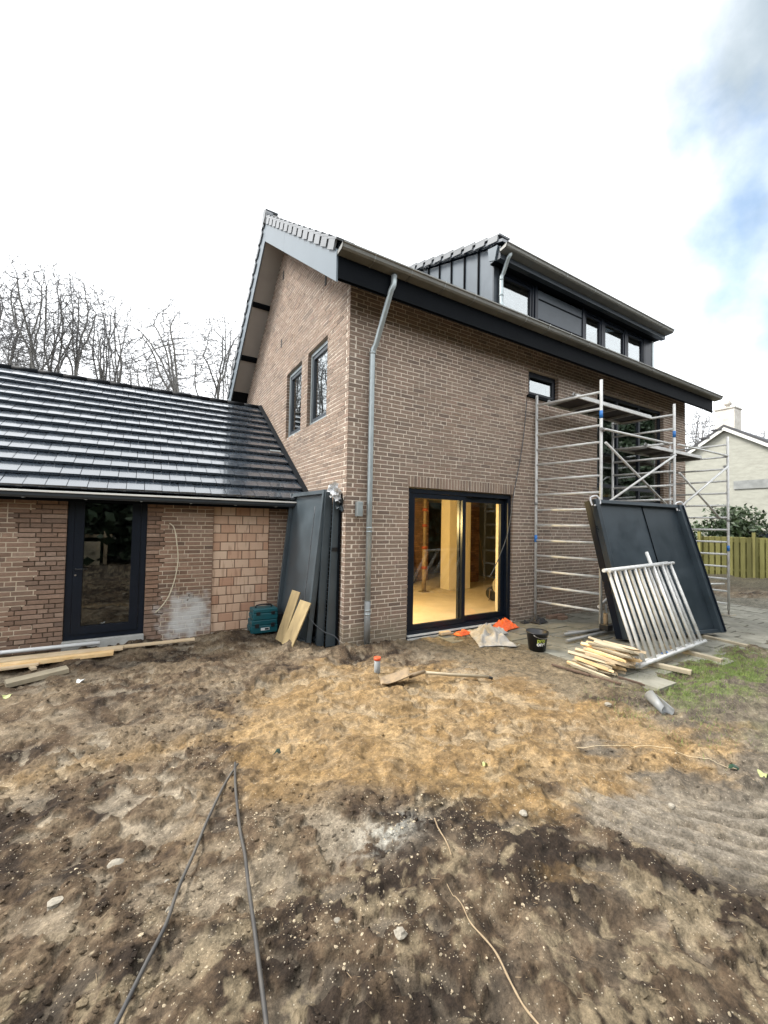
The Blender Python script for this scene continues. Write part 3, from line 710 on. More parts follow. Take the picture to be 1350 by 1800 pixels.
# front gutter, seams, fascia
def gutter(pfx, xa, xb, oy, oz, seam, parent, root, m='gutter_metal', s=1.0):
    prof = [(0, 0), (.0, -.018), (.018, -.026), (.030, -.062), (.055, -.080), (.20, -.095), (.205, -.04), (.195, -.04), (.190, -.086), (.06, -.072), (.04, -.056), (.022, -.01), (.02, 0)]
    prof = [(oy+a*s, oz+b_*s) for a, b_ in prof]
    g_ = mk('gutter', MB().prism(prof, xa, xb, lambda u_, v_, w_: Vector((w_, u_, v_))), m, parent, root)
    ft = lambda u_, v_, w_: Vector((w_, u_, v_))
    for e in (xa, xb-.006):
        mk('gutter_end', MB().prism(prof[:7], e, e+.006, ft), m, g_, root)
    x = xa+seam*.8; op = [(oy+a*s, oz+b_*s) for a, b_ in ((-.004, .003), (-.004, -.02), (.014, -.029), (.026, -.065), (.052, -.085), (.2, -.100), (.2, -.096), (.055, -.081), (.030, -.062), (.018, -.026), (0, -.018), (0, .001))]
    while x < xb-.1:
        mk('gutter_seam', MB().prism(op, x-.009, x+.009, ft), 'zinc', g_, root); x += seam
    return g_
gutter('front', -.415, 10.50, -.64, 5.222, .58, house, house)
mk('fascia', MB().box(-.40, 10.33, -.46, -.438, 4.84, 5.20), 'dark_board', house, house)
# downpipe
a = on(693, 497, 1, -.52); e1 = on(655, 612, 1, -.075); e0 = on(645.5, 1150, 1, -.075)
xt = e1.x
pp = [(a.x, -.52, a.z+.1), (a.x-.005, -.515, a.z-.03), (a.x-.03, -.49, a.z-.1), (xt+.03, -.12, e1.z+.05), (xt+.005, -.085, e1.z-.02), (xt, -.075, e1.z-.1), (xt, -.075, 2.2), (xt, -.075, -.12)]
dp = mk('downpipe', MB().tube(pp, .040, 16), 'zinc_pale', house, house, smooth=True)
for py in (600+20, 935, 928, 1072, 1079):
    z = on(650, py, 1, -.075).z; mk('pipe_collar', MB().tube([(xt, -.075, z-.012), (xt, -.075, z+.012)], .047, 16), 'zinc_pale', dp, house, smooth=True)
for z in (3.4, .62, 2.0):
    mk('pipe_bracket', MB().box(xt-.012, xt+.012, -.04, -.004, z-.012, z+.012), 'zinc', dp, house)
mk('pipe_sleeve', MB().tube([(xt, -.075, .05), (xt, -.075, .62)], .0445, 16), 'grey_pvc', dp, house, smooth=True)
# wall light (slim grey box)
c = on(629.5, 895, 1, -.03); mk('wall_light', MB().box(c.x-.042, c.x+.042, -.10, -.012, c.z-.105, c.z+.105), 'zinc_pale', house, house, bevel=.008)

# windows ---------------------------------------------------------
def frame_bars(mb, f, a, b_, za, zb, w, d0, d1):
    for (p, q, r_, s_) in ((a, a+w, za, zb), (b_-w, b_, za, zb), (a+w, b_-w, za, za+w), (a+w, b_-w, zb-w, zb)):
        mb.hexa([f(p, d0, r_), f(q, d0, r_), f(q, d1, r_), f(p, d1, r_), f(p, d0, s_), f(q, d0, s_), f(q, d1, s_), f(p, d1, s_)])
    return mb
def fbox(mb, f, a, b_, za, zb, d0, d1):
    return mb.hexa([f(a, d0, za), f(b_, d0, za), f(b_, d1, za), f(a, d1, za), f(a, d0, zb), f(b_, d0, zb), f(b_, d1, zb), f(a, d1, zb)])
def pane(f, a, b_, za, zb, d, parent, m='glass'):
    return mk('pane', fbox(MB(), f, a, b_, za, zb, d, d+.006), m, parent, house)
# small window on the front
w = mk('window', frame_bars(MB(), fF, SMALL[0]+.004, SMALL[1]-.004, SMALL[2]+.004, SMALL[3]-.004, .055, .075, .15), 'anthracite', house, house)
mk('sash', frame_bars(MB(), fF, SMALL[0]+.062, SMALL[1]-.062, SMALL[2]+.062, SMALL[3]-.062, .04, .062, .12), 'anthracite', w, house)
pane(fF, SMALL[0]+.10, SMALL[1]-.10, SMALL[2]+.10, SMALL[3]-.10, .09, w)
mk('sill', MB().box(SMALL[0]-.05, SMALL[1]+.03, -.045, .07, SMALL[2]-.045, SMALL[2]-.002), 'dark_board', w, house)
# large window upstairs
w = mk('window', frame_bars(MB(), fF, BIG[0]+.004, BIG[1]-.004, BIG[2]+.004, BIG[3]-.004, .06, .075, .15), 'anthracite', house, house, label='wide anthracite window behind the scaffold')
for xm in (6.85, 7.78):
    mk('mullion', fbox(MB(), fF, xm-.035, xm+.035, BIG[2]+.066, BIG[3]-.066, .07, .148), 'anthracite', w, house)
mk('transom', fbox(MB(), fF, BIG[0]+.066, BIG[1]-.066, 2.62, 2.70, .068, .146), 'anthracite', w, house)
for a_, b_ in ((BIG[0]+.062, 6.817), (6.883, 7.747), (7.813, BIG[1]-.062)):
    pane(fF, a_, b_, 2.70, BIG[3]-.062, .10, w); pane(fF, a_, b_, BIG[2]+.062, 2.62, .10, w)
mk('sill', MB().box(BIG[0]-.03, BIG[1]+.03, -.04, .07, BIG[2]-.045, BIG[2]-.002), 'dark_board', w, house)
# gable windows
for (a_, b_, za, zb) in GW:
    w = mk('window', frame_bars(MB(), fG, a_+.004, b_-.004, za+.004, zb-.004, .055, .055, .14), 'zinc_pale', house, house)
    mk('sash', frame_bars(MB(), fG, a_+.064, b_-.064, za+.064, zb-.064, .06, .068, .12), 'dark_cladding', w, house)
    pane(fG, a_+.12, b_-.12, za+.12, zb-.12, .095, w)
    mk('sill', fbox(MB(), fG, a_-.0, b_+.0, za-.035, za-.002, .0, .054), 'concrete', w, house)
# sliding door
sdr = mk('sliding_door', frame_bars(MB(), fF, DOOR[0]+.004, DOOR[1]-.004, DOOR[2]+.004, DOOR[3]-.004, .07, .045, .20), 'anthracite', house, house, label='anthracite sliding door with two tall panes, room lit behind it')
xm = on(812, 980, 1, .09).x
mk('sash', frame_bars(MB(), fF, DOOR[0]+.08, xm+.05, .08, DOOR[3]-.078, .075, .06, .115), 'anthracite', sdr, house)
mk('sash', frame_bars(MB(), fF, xm-.04, DOOR[1]-.08, .08, DOOR[3]-.078, .09, .125, .18), 'anthracite', sdr, house)
pane(fF, DOOR[0]+.15, xm-.02, .15, DOOR[3]-.15, .085, sdr, 'door_glass'); pane(fF, xm+.045, DOOR[1]-.165, .165, DOOR[3]-.165, .15, sdr, 'door_glass')
mk('threshold', MB().box(DOOR[0]-.01, DOOR[1]+.01, -.035, .042, -.055, .003), 'anthracite', sdr, house)
mk('track', MB().box(DOOR[0]+.01, DOOR[1]-.01, -.028, .03, .005, .02), 'aluminium', sdr, house)
mk('stone_sill', MB().box(DOOR[0]-.02, DOOR[1]+.05, -.085, -.037, -.13, -.012), 'concrete', sdr, house)

# dormer ----------------------------------------------------------
dz = lambda y: 6.70+.344*y                         # underside of the dormer roof edge
mz = lambda y: 5.657+.74*y
dormer = mk('dormer', MB().prism([(.02, 5.5), (.02, dz(.02)-.06), (2.6, dz(2.6)-.06)], 2.83, 2.9, lambda u_, v_, w_: Vector((w_, u_, v_)))
            .prism([(.02, 5.5), (.02, dz(.02)-.06), (2.6, dz(2.6)-.06)], 8.19, 8.26, lambda u_, v_, w_: Vector((w_, u_, v_))), 'dark_cladding', house, house, label='wide flat-pitched dormer clad in dark grey metal')
sy = [.007, .37, .755, 1.149, 1.536, 1.92, 2.30, 2.6]
for a_, b_ in zip(sy[:-1], sy[1:]):
    mk('cladding_panel', MB().prism([(a_+.012, mz(a_)-.12), (b_-.012, mz(b_)-.12), (b_-.012, dz(b_)-.02), (a_+.012, dz(a_)-.02)], 2.805, 2.825, lambda u_, v_, w_: Vector((w_, u_, v_))), 'zinc_cladding', dormer, house)
for s_ in sy[1:-1]:
    mk('standing_seam', MB().prism([(s_-.012, mz(s_)-.12), (s_+.012, mz(s_)-.12), (s_+.012, dz(s_)-.02), (s_-.012, dz(s_)-.02)], 2.775, 2.824, lambda u_, v_, w_: Vector((w_, u_, v_))), 'dark_board', dormer, house)
mk('corner_trim', MB().box(2.80, 2.925, -.012, .018, 5.4, 6.52), 'dark_cladding', dormer, house)
mk('corner_trim', MB().box(8.225, 8.30, -.012, .018, 5.4, 6.52), 'zinc_pale', dormer, house)
mk('dormer_roof', MB().prism([(-.30, dz(-.30)), (2.85, dz(2.85)), (2.85, dz(2.85)+.05), (-.30, dz(-.30)+.05)], 2.70, 8.40, lambda u_, v_, w_: Vector((w_, u_, v_))), 'tile_dark', dormer, house)
for k in range(9):
    y = -.06+k*.3115
    mk('verge_tile', verge_tile(y, 1, 2.68, ang=math.atan(.344), zc=dz(y)+.10, hh=.09), 'tile_grey', dormer, house)
gutter('dormer', 2.70, 8.41, -.425, 6.525, .9, dormer, house, s=.9) if False else None
gd = gutter('dormer', 2.70, 8.41, -.425, 6.525, .9, house, house, s=.95)
mk('dormer_fascia', MB().box(2.72, 8.38, -.235, -.135, 6.345, 6.56), 'dark_cladding', dormer, house)
mk('dormer_soffit', MB().box(2.74, 8.36, -.132, .018, 6.36, 6.385), 'dark_board', dormer, house)
mk('verge_end', MB().prism([(-.135, 6.345), (.0, 6.40), (.03, 6.63), (-.20, 6.58)], 2.685, 2.715, lambda u_, v_, w_: Vector((w_, u_, v_))), 'verge_grey', dormer, house)
# front of the dormer
x1 = 3.95; x2 = 5.43
mk('cladding_panel', MB().box(x1+.03, x2-.04, -.006, .02, 5.5, 6.30), 'dark_cladding', dormer, house)
for py in (543, 577):
    z = on(985, py, 1, -.01).z; mk('groove_trim', MB().box(x1+.06, x2-.06, -.016, -.008, z-.012, z+.012), 'dark_board', dormer, house)
mk('post', MB().box(x2-.04, x2+.03, -.025, .05, 5.5, 6.36), 'anthracite', dormer, house)
mk('post', MB().box(x1-.05, x1+.03, -.02, .05, 5.5, 6.36), 'anthracite', dormer, house)
def dwin(a_, b_):
    w_ = mk('dormer_window', frame_bars(MB(), fF, a_, b_, 5.42, 6.355, .055, .0, .09), 'anthracite', house, house)
    mk('sash', frame_bars(MB(), fF, a_+.057, b_-.057, 5.478, 6.29, .05, .015, .08), 'anthracite', w_, house)
    mk('pane', MB().box(a_+.10, b_-.10, .045, .05, 5.52, 6.245), 'glass', w_, house)
    return w_
dwin(2.93, x1-.052); dwin(5.462, 6.165); dwin(6.169, 7.09); dwin(7.094, 7.90)
mk('cladding_panel', MB().box(7.904, 8.222, -.004, .06, 5.4, 6.355), 'anthracite', dormer, house)
# dormer downpipe
p0 = on(897, 447, 1, -.30); p1 = on(881, 487, 1, -.06); p2 = on(880, 520, 1, -.06)
xd = p1.x
ddp = mk('downpipe', MB().tube([(p0.x, -.30, p0.z+.06), (p0.x, -.30, p0.z), (p0.x-.02, -.27, p0.z-.06), (xd+.02, -.09, p1.z+.06), (xd, -.065, p1.z), (xd, -.062, 5.7), (xd-.0, -.14, 5.56)], .036, 14), 'zinc_pale', house, house, smooth=True)
mk('pipe_collar', MB().tube([(xd, -.062, p1.z-.07), (xd, -.062, p1.z-.045)], .042, 14), 'zinc_pale', ddp, house, smooth=True)
mk('pipe_collar', MB().tube([(xd, -.062, 5.82), (xd, -.062, 5.845)], .042, 14), 'zinc_pale', ddp, house, smooth=True)

# rooms -----------------------------------------------------------
mk('room_floor', MB().box(.275, LX-.265, .205, 6.34, -.05, .045), 'floor_screed', house, house)
mk('room_ceiling', MB().box(.275, LX-.265, .285, 6.345, 2.50, 2.75), 'plaster', house, house)
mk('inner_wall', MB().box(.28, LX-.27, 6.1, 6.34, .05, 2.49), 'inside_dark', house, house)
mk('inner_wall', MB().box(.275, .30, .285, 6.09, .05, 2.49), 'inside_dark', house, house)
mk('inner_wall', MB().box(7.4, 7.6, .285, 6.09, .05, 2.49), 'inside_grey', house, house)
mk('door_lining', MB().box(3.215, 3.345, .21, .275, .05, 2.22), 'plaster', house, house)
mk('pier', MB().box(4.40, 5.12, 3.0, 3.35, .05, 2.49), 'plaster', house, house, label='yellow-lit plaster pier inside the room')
# brick chimney breast inside, bricks as one part
ib = lay(2.6, 5.0, .06, 2.45, [], seed=77)
fI = lambda u_, d_, z_: Vector((u_, 4.7+d_, z_))
mk('inner_brick_wall', MB().box(2.61, 4.99, 4.707, 5.0, .05, 2.49), 'inside_brick_joint', house, house)
brickmat('brick_inside', [(0, (.16, .08, .045)), (1, (.32, .17, .09))], True)
V = []; RN = []
for (a_, b_, za, zb) in ib:
    V.append([(a_, 4.7, za), (b_, 4.7, za), (b_, 4.7, zb), (a_, 4.7, zb), (a_, 4.74, za), (b_, 4.74, za), (b_, 4.74, zb), (a_, 4.74, zb)]); RN.append(random.random())
ib2 = lay(5.75, 6.3, .06, 2.45, [], seed=78)
for (a_, b_, za, zb) in ib2:
    V.append([(a_, 3.9, za), (b_, 3.9, za), (b_, 3.9, zb), (a_, 3.9, zb), (a_, 3.94, za), (b_, 3.94, za), (b_, 3.94, zb), (a_, 3.94, zb)]); RN.append(random.random())
mk('inner_brick_wall', MB().box(5.76, 6.29, 3.907, 4.2, .05, 2.49), 'inside_brick_joint', house, house)
fb = np.array([(0, 1, 2, 3), (4, 5, 1, 0), (5, 6, 2, 1), (6, 7, 3, 2), (7, 4, 0, 3)])
np_mesh('inner_bricks', np.array(V).reshape(-1, 3), (np.arange(len(RN))[:, None, None]*8+fb[None]).reshape(-1, 4), 'brick_inside', house, house, {'rnd': ('FLOAT', 'FACE', np.repeat(RN, 5))}, kind='stuff')
# upper rooms: a dark partition so that the windows look into a room
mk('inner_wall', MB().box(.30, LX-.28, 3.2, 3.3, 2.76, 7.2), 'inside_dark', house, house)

# lamp in the lit room
lamp = thing('ceiling_lamp', 'bare warm bulb hanging in the room behind the sliding door', 'lamp', (.95, 1.5, 2.5))
mk('cord', MB().tube([(.95, 1.5, 2.499), (.95, 1.5, 2.02)], .006, 6), 'black_plastic', lamp, lamp)
mk('socket', MB().tube([(.95, 1.5, 2.02), (.95, 1.5, 1.97)], .02, 10), 'black_plastic', lamp, lamp)
mk('bulb', MB().lathe([(.001, 0), (.018, -.005), (.03, -.03), (.034, -.05), (.028, -.075), (.012, -.09), (.001, -.094)], (.95, 1.5, 1.97), 14), 'bulb', lamp, lamp, smooth=True)
ld = bpy.data.lights.new('bulb_light', 'POINT'); ld.energy = 66; ld.color = (1, .72, .29); ld.shadow_soft_size = .06
lo = bpy.data.objects.new('bulb_light', ld); C.objects.link(lo); lo.parent = lamp; lo.location = (0, 0, -.72)

# ------------------------------------------------------------------ the annex
annex = thing('annex', 'low brick annex with glossy black tiled roof and glazed dark door', 'building', (-4.0, 3.4, 0))
AY = 1.68
fA = lambda u, d, z: Vector((u, AY+d, z))
AD = (-3.304, -2.376, .05, 2.3); TB = (-1.478, -.602, -.03, 1.96)
mb = slab_boxes(MB(), -7.9, -.012, -.3, 2.25, [grow(AD), grow(TB, .004), (-3.95, -3.294, -.3, 2.3), (-2.386, -2.10, -.3, 2.3)], .002, .20, fA)
annex_wall = mk('annex_wall', mb, 'annex_mortar', annex, annex, label='annex brick wall with light joints and a white stain under the tap')
rr = random.Random(40); z = -.3
while z < 2.2:
    xb = rr.uniform(-3.90, -3.58); xc = rr.uniform(-2.22, -2.12); z1_ = z+.124
    mk('toothed_joint', MB().box(xb, -3.305, AY+.016, AY+.19, z, z1_), 'raw_joint', annex, annex); mk('toothed_joint', MB().box(-2.375, xc, AY+.016, AY+.19, z, z1_), 'raw_joint', annex, annex)
    mk('toothed_mortar', MB().box(-3.952, xb, AY+.002, AY+.19, z, z1_), 'annex_mortar', annex, annex); mk('toothed_mortar', MB().box(xc, -2.098, AY+.002, AY+.19, z, z1_), 'annex_mortar', annex, annex); z = z1_
ab = lay(-7.9, 0, -.15, 2.2, [AD, TB], seed=21)
place_bricks(ab, fA, annex_wall, annex, 'annex_brick_one', 'annex_brick_many', 300, seed=22, proud=.002)
# terracotta infill blocks
infill = mk('terracotta_infill', MB().box(TB[0]+.002, TB[1]-.002, AY+.045, AY+.19, TB[2], TB[3]), 'terra_joint', annex, annex, label='pale terracotta block infill in a former opening')
bme = []
for i in range(3):
    me = unit_brick(300+i); me.materials.append(MATS['terracotta']); bme.append(me)
for r_ in range(14):
    z0 = TB[2]+.012+r_*.1405; xs = TB[0]+.006; first = True; end = TB[1]-.006
    while xs < end-.03:
        ln = .209 if not (first and r_ % 2) else .10
        if end-(xs+ln) < .06: ln = end-xs
        o = bpy.data.objects.new('block', random.choice(bme)); C.objects.link(o); o.parent = infill
        o.location = Vector((xs+ln/2, AY+.036+random.uniform(-.003, .003), z0+.065))-Vector(annex.location); o.scale = (ln, .1, .127)
        xs += ln+.014; first = False
mk('concrete_strip', MB().box(TB[0]-.02, TB[1]+.5, AY-.05, AY+.0, -.3, -.035), 'concrete', annex, annex)
# door
ad = mk('door_frame', frame_bars(MB(), fA, AD[0]+.004, AD[1]-.004, .074, 2.12, .075, .03, .12), 'anthracite', annex, annex)
dl = mk('door', frame_bars(MB(), fA, AD[0]+.083, AD[1]-.083, .145, 2.045, .105, .015, .09), 'anthracite', annex, annex, label='anthracite glazed door of the annex')
mk('pane', fbox(MB(), fA, AD[0]+.18, AD[1]-.18, .24, 1.945, .05, .056), 'glass_dark', dl, annex)
hz = on(138, 1000, 1, AY).z; hx = on(133, 1000, 1, AY).x
mk('handle', MB().tube([(hx, AY+.015, hz), (hx, AY-.035, hz), (hx+.02, AY-.045, hz), (hx+.13, AY-.045, hz-.004)], .009, 8), 'black_plastic', dl, annex, smooth=True)
mk('lock', MB().tube([(hx-.002, AY+.015, hz-.085), (hx-.002, AY+.005, hz-.085)], .012, 10), 'steel', dl, annex)
mk('door_sill', MB().box(AD[0]-.005, AD[1]+.005, AY-.03, AY+.12, -.16, .07), 'concrete', annex, annex, bevel=.006)
# soffit, fascia and gutter
mk('annex_soffit', MB().box(-8.0, -.012, 1.47, AY-.012, 1.985, 2.01), 'dark_board', annex, annex)
mk('annex_fascia', MB().box(-8.0, -.012, 1.445, 1.468, 1.93, 2.06), 'dark_board', annex, annex)
ft = lambda u_, v_, w_: Vector((w_, u_, v_))
ag = mk('gutter', MB().prism([(1.325, 2.045), (1.323, 2.035), (1.335, 2.027), (1.338, 1.99), (1.36, 1.965), (1.44, 1.965), (1.44, 2.03), (1.43, 2.03), (1.43, 1.975), (1.365, 1.975), (1.35, 1.995), (1.347, 2.04)], -8.0, -.02, ft), 'dark_cladding', annex, annex)
mk('gutter_lip', MB().box(-8.0, -.02, 1.309, 1.3215, 2.030, 2.055), 'white_trim', ag, annex, bevel=.003)
x = -.6
while x > -7.9:
    mk('gutter_bracket', MB().box(x-.012, x+.012, 1.33, 1.437, 1.957, 1.964), 'gutter_metal', ag, annex); x -= .62
# roof: boarding + tiles
AS = math.atan(.677); tdir = Vector((0, math.cos(AS), math.sin(AS))); tn = Vector((0, -math.sin(AS), math.cos(AS)))
E0 = Vector((0, 1.36, 2.075))
aroof = mk('annex_roof', MB().prism([(1.38, 2.02), (5.02, 4.48), (8.6, 2.06), (8.6, 1.96), (5.02, 4.38), (1.45, 1.98)], -8.0, -.012, ft), 'dark_board', annex, annex)
tw, tp = .2135, .3265
mb = MB(); tl = .37; th = .056
P = lambda a, s_, h: Vector((a, 0, 0))+tdir*s_+tn*h
mb.v = [tuple(q) for q in (P(.001, 0, .016), P(tw-.001, 0, .016), P(tw-.001, tl, -.020), P(.001, tl, -.020), P(.001, .0, th-.004), P(.004, .004, th), P(tw-.004, .004, th), P(tw-.001, 0, th-.004), P(tw-.003, tl, .002), P(.003, tl, .002))]
mb.f = [(3, 2, 1, 0), (0, 1, 7, 6, 5, 4), (5, 6, 8, 9), (1, 2, 8, 6, 7), (3, 0, 4, 5, 9), (2, 3, 9, 8)]
tme = bpy.data.meshes.new('roof_tile'); tme.from_pydata(mb.v, [], mb.f); tme.update(); tme.materials.append(MATS['tile_dark'])
spots = []
for r_ in range(13):
    x = -.08-(tw/2 if r_ % 2 else 0)
    if r_ % 2: spots.append((r_, -.08, tw/2-.0))
    while x > -7.9:
        spots.append((r_, x, tw)); x -= tw
def tile_area(s):
    o = E0+tdir*(s[0]*tp)+tn*.03; c = project(o+Vector((s[1]-s[2]/2, 0, 0))+tdir*.15)
    if c[2] < .5 or not (-15 < c[0] < 1350): return 0
    return 1/c[2]**2+.001
spots.sort(key=tile_area, reverse=True)
rest = MB()
for i, (r_, x, w_) in enumerate(spots):
    pos = E0+tdir*(r_*tp)+Vector((x-w_, 0, 0))+tn*random.uniform(-.0025, .0025)
    ti = random.uniform(-.004, .004)
    if i < 310:
        o = bpy.data.objects.new('roof_tile', tme); C.objects.link(o); o.parent = aroof
        o.location = pos-Vector(annex.location); o.scale = (w_/tw, 1, 1); o.rotation_euler = (ti, ti*.5, random.uniform(-.004, .004))
    else:
        n0 = len(rest.v); rest.v += [tuple(Vector((v_.co.x*w_/tw, v_.co.y, v_.co.z))+pos) for v_ in tme.vertices]; rest.f += [tuple(n0+k for k in f_) for f_ in mb.f]
mk('roof_tiles', rest, 'tile_dark', aroof, annex, kind='stuff')
# ridge caps
x = -.02
while x > -7.9:
    mk('ridge_cap', MB().tube([(x, 5.02, 4.50), (x-.384, 5.02, 4.50)], .09, 10), 'dark_board', aroof, annex, smooth=True); x -= .385
# lead flashing against the gable, rear verge upstand
for s0, s1 in ((0, 1.1), (1.1, 2.2), (2.2, 3.3), (3.3, 4.35)):
    a_ = E0+tdir*s0; b_ = E0+tdir*(s1-.004)
    mk('flashing', MB().hexa([a_+Vector((-.085, 0, 0))+tn*.036, a_+Vector((-.012, 0, 0))+tn*.036, b_+Vector((-.012, 0, 0))+tn*.036, b_+Vector((-.085, 0, 0))+tn*.036,
                              a_+Vector((-.085, 0, 0))+tn*.056, a_+Vector((-.012, 0, 0))+tn*.085, b_+Vector((-.012, 0, 0))+tn*.085, b_+Vector((-.085, 0, 0))+tn*.056]), 'dark_board', aroof, annex)
q = E0+tdir*1.72+tn*.062+Vector((-.34, 0, 0)); mk('lead_strip', MB().hexa([q, q+Vector((.21, 0, 0)), q+Vector((.21, 0, 0))+tdir*.05, q+tdir*.05, q+tn*.012, q+Vector((.21, 0, 0))+tn*.012, q+Vector((.21, 0, 0))+tdir*.05+tn*.012, q+tdir*.05+tn*.012]), 'zinc_pale', aroof, annex)
# shell of the annex
mk('annex_end_wall', MB().box(-7.9, -7.7, AY+.21, 8.3, -.3, 2.1), 'annex_mortar', annex, annex)
mk('annex_rear_wall', MB().box(-7.7, -.3, 8.1, 8.3, -.3, 2.1), 'annex_mortar', annex, annex)
mk('annex_floor', MB().box(-7.69, -.02, AY+.205, 8.09, -.2, .04), 'concrete', annex, annex)
mk('annex_inner_wall', MB().box(-7.69, -.02, 4.2, 4.3, .045, 2.6), 'inside_grey', annex, annex)
# tap on the wall and the loose cable end
c = on(333, 1047, 1, AY-.05)
tap = thing('outdoor_tap', 'small chrome garden tap above the white stain on the annex wall', 'tap', (c.x, AY-.02, c.z-.05))
mk('body', MB().tube([(c.x, AY+.0, c.z), (c.x, AY-.10, c.z)], .012, 10), 'steel', tap, tap, smooth=True)
mk('spout', MB().tube([(c.x, AY-.07, c.z), (c.x-.02, AY-.12, c.z-.01), (c.x-.035, AY-.135, c.z-.06)], .010, 8), 'steel', tap, tap, smooth=True)
mk('lever', MB().box(c.x-.045, c.x+.045, AY-.075, AY-.06, c.z+.03, c.z+.042), 'steel', tap, tap, bevel=.004)
mk('stem', MB().tube([(c.x, AY-.068, c.z), (c.x, AY-.068, c.z+.03)], .007, 8), 'steel', tap, tap)
pts = [on(px, py, 1, AY-d) for px, py, d in ((298, 920, -.0), (306, 928, .05), (311, 955, .06), (313, 985, .06), (308, 1015, .055), (298, 1045, .05), (285, 1065, .05), (273, 1077, .05))]
def smooth_path(P, k=5):
    P = [Vector(p) for p in P]; out_ = []
    for i in range(len(P)-1):
        p0 = P[max(i-1, 0)]; p1 = P[i]; p2 = P[i+1]; p3 = P[min(i+2, len(P)-1)]
        for j in range(k):
            t_ = j/k; out_.append(.5*((2*p1)+(p2-p0)*t_+(2*p0-5*p1+4*p2-p3)*t_*t_+(3*p1-p0-3*p2+p3)*t_**3))
    out_.append(P[-1]); return out_
single('cable_end', MB().tube(smooth_path(pts), .008, 8), 'cable_cream', 'pale cable hanging in an arc out of the annex wall', 'cable', smooth=True)

# ------------------------------------------------------------------ patio slabs
patio = bpy.data.objects.new('patio', None); C.objects.link(patio); patio['kind'] = 'structure'; patio.location = (4, -1.3, -.02)
pm_ = []
for k in range(6):
    rr = random.Random(k+50); mb = MB(); w_ = .2-.004
    c = [(-w_, -w_), (w_, -w_), (w_, w_), (-w_, w_)]
    mb.v = [(a+rr.uniform(-.003, .003), b_+rr.uniform(-.003, .003), -.05) for a, b_ in c]+[(a*.985, b_*.985, rr.uniform(-.002, .002)) for a, b_ in c]
    mb.f = [(4, 5, 6, 7)]+[(i, (i+1) % 4, 4+(i+1) % 4, 4+i) for i in range(4)]
    me = bpy.data.meshes.new('paving_slab'); me.from_pydata(mb.v, [], mb.f); me.update(); me.materials.append(MATS['paving']); pm_.append(me)
x = 1.35; i_ = 0
while x < 11.3:
    y = -.28 if i_ % 2 else -.48
    while y > -2.75:
        if not (x < 1.9 and y < -.6) and not (x < 2.3 and y < -1.2):
            o = bpy.data.objects.new('paving_slab', random.choice(pm_)); C.objects.link(o); o.parent = patio
            zb = float(base_h(np.array([x]), np.array([y]))[0])
            o.location = Vector((x, y, zb+.0+random.uniform(-.006, .004)))-patio.location
            o.rotation_euler = (random.uniform(-.006, .006), random.uniform(-.006, .006)+(.042 if 4.8 < x < 9 else 0), random.choice((0, 1, 2, 3))*math.pi/2+random.uniform(-.006, .006))
        y -= .404
    x += .404; i_ += 1

# ------------------------------------------------------------------ scaffold
PA, PB, PC, PD, PE, PF = [Vector(q) for q in ((3.90, -.07, 0), (4.14, -1.18, 0), (6.64, -1.18, 0), (6.42, -.07, 0), (9.09, -1.2, 0), (8.95, -.07, 0))]
scaf = thing('scaffold_tower', 'aluminium scaffold tower of two bays against the brick wall', 'scaffold', (6.4, -.6, 0))
RZ = [.09+.2828*k for k in range(14)]         # rung heights
RZ = [4.012-.2828*k for k in range(14)]
def frame_ladder(a, b_, z0, ztop, rungs, lean=0):
    e = Vector((0, 0, 1))
    fr = bpy.data.objects.new('ladder_frame', None); C.objects.link(fr); fr.parent = scaf; fr.empty_display_size = .1
    for p, zt in ((a, ztop[0]), (b_, ztop[1])):
        mk('upright', MB().tube([p+e*z0, p+e*(z0+(zt-z0)*.5), p+e*zt], .0255, 12), 'aluminium', fr, scaf, smooth=True)
        zj = z0+2.05; mk('spigot_collar', MB().tube([p+e*(zj-.03), p+e*(zj+.03)], .029, 12), 'aluminium_dull', fr, scaf, smooth=True)
    for z in rungs:
        mk('rung', MB().tube([a+e*z, b_+e*z], .0215, 10), 'aluminium', fr, scaf, smooth=True)
    return fr
def tape(fr, p, z, h=.13):
    mk('blue_tape', MB().tube([p+Vector((0, 0, z-h/2)), p+Vector((0, 0, z+h/2))], .0275, 12), 'blue_tape', fr, scaf, smooth=True)
f1 = frame_ladder(PA, PB, .10, (4.2, 4.22), RZ); tape(f1, PA, 1.50); tape(f1, PB, 3.63)
f2 = frame_ladder(PD, PC, .03, (4.05, 4.23), RZ); tape(f2, PC, 3.62)
RE = [3.695-.2803*k for k in range(14)]
f3 = frame_ladder(PF, PE, -.10, (3.83, 3.88), RE); tape(f3, PE, 1.31)
for p, z in ((PA, .02), (PB, .0), (PC, -.10), (PD, -.10), (PE, -.20), (PF, -.18)):
    ft_ = mk('foot_spindle', MB().tube([p+Vector((0, 0, z+.015)), p+Vector((0, 0, z+.22))], .016, 10), 'steel', scaf, scaf, smooth=True)
    mk('base_plate', MB().box(p.x-.075, p.x+.075, p.y-.075, p.y+.075, z-.005, z+.012), 'steel', ft_, scaf)
mk('foot_block', MB().box(PE.x-.13, PE.x+.13, PE.y-.10, PE.y+.10, -.24, -.19), 'wood_weathered', scaf, scaf, bevel=.006)
def brace(a, b_, r_=.020):
    return mk('brace', MB().tube([a, b_], r_, 10), 'aluminium', scaf, scaf, smooth=True)
oy = -1.24
brace((4.17, oy, 3.15), (6.20, oy, 2.19)); brace((4.20, oy-.045, 2.16), (6.45, oy-.045, 3.17))
brace((4.14, oy, 3.37), (6.25, oy, 3.385)); brace((6.66, oy, 3.41), (8.95, oy, 3.42))
brace((6.70, oy, 2.85), (8.52, oy, 2.0)); brace((6.72, oy-.045, 2.20), (8.85, oy-.045, 3.16))
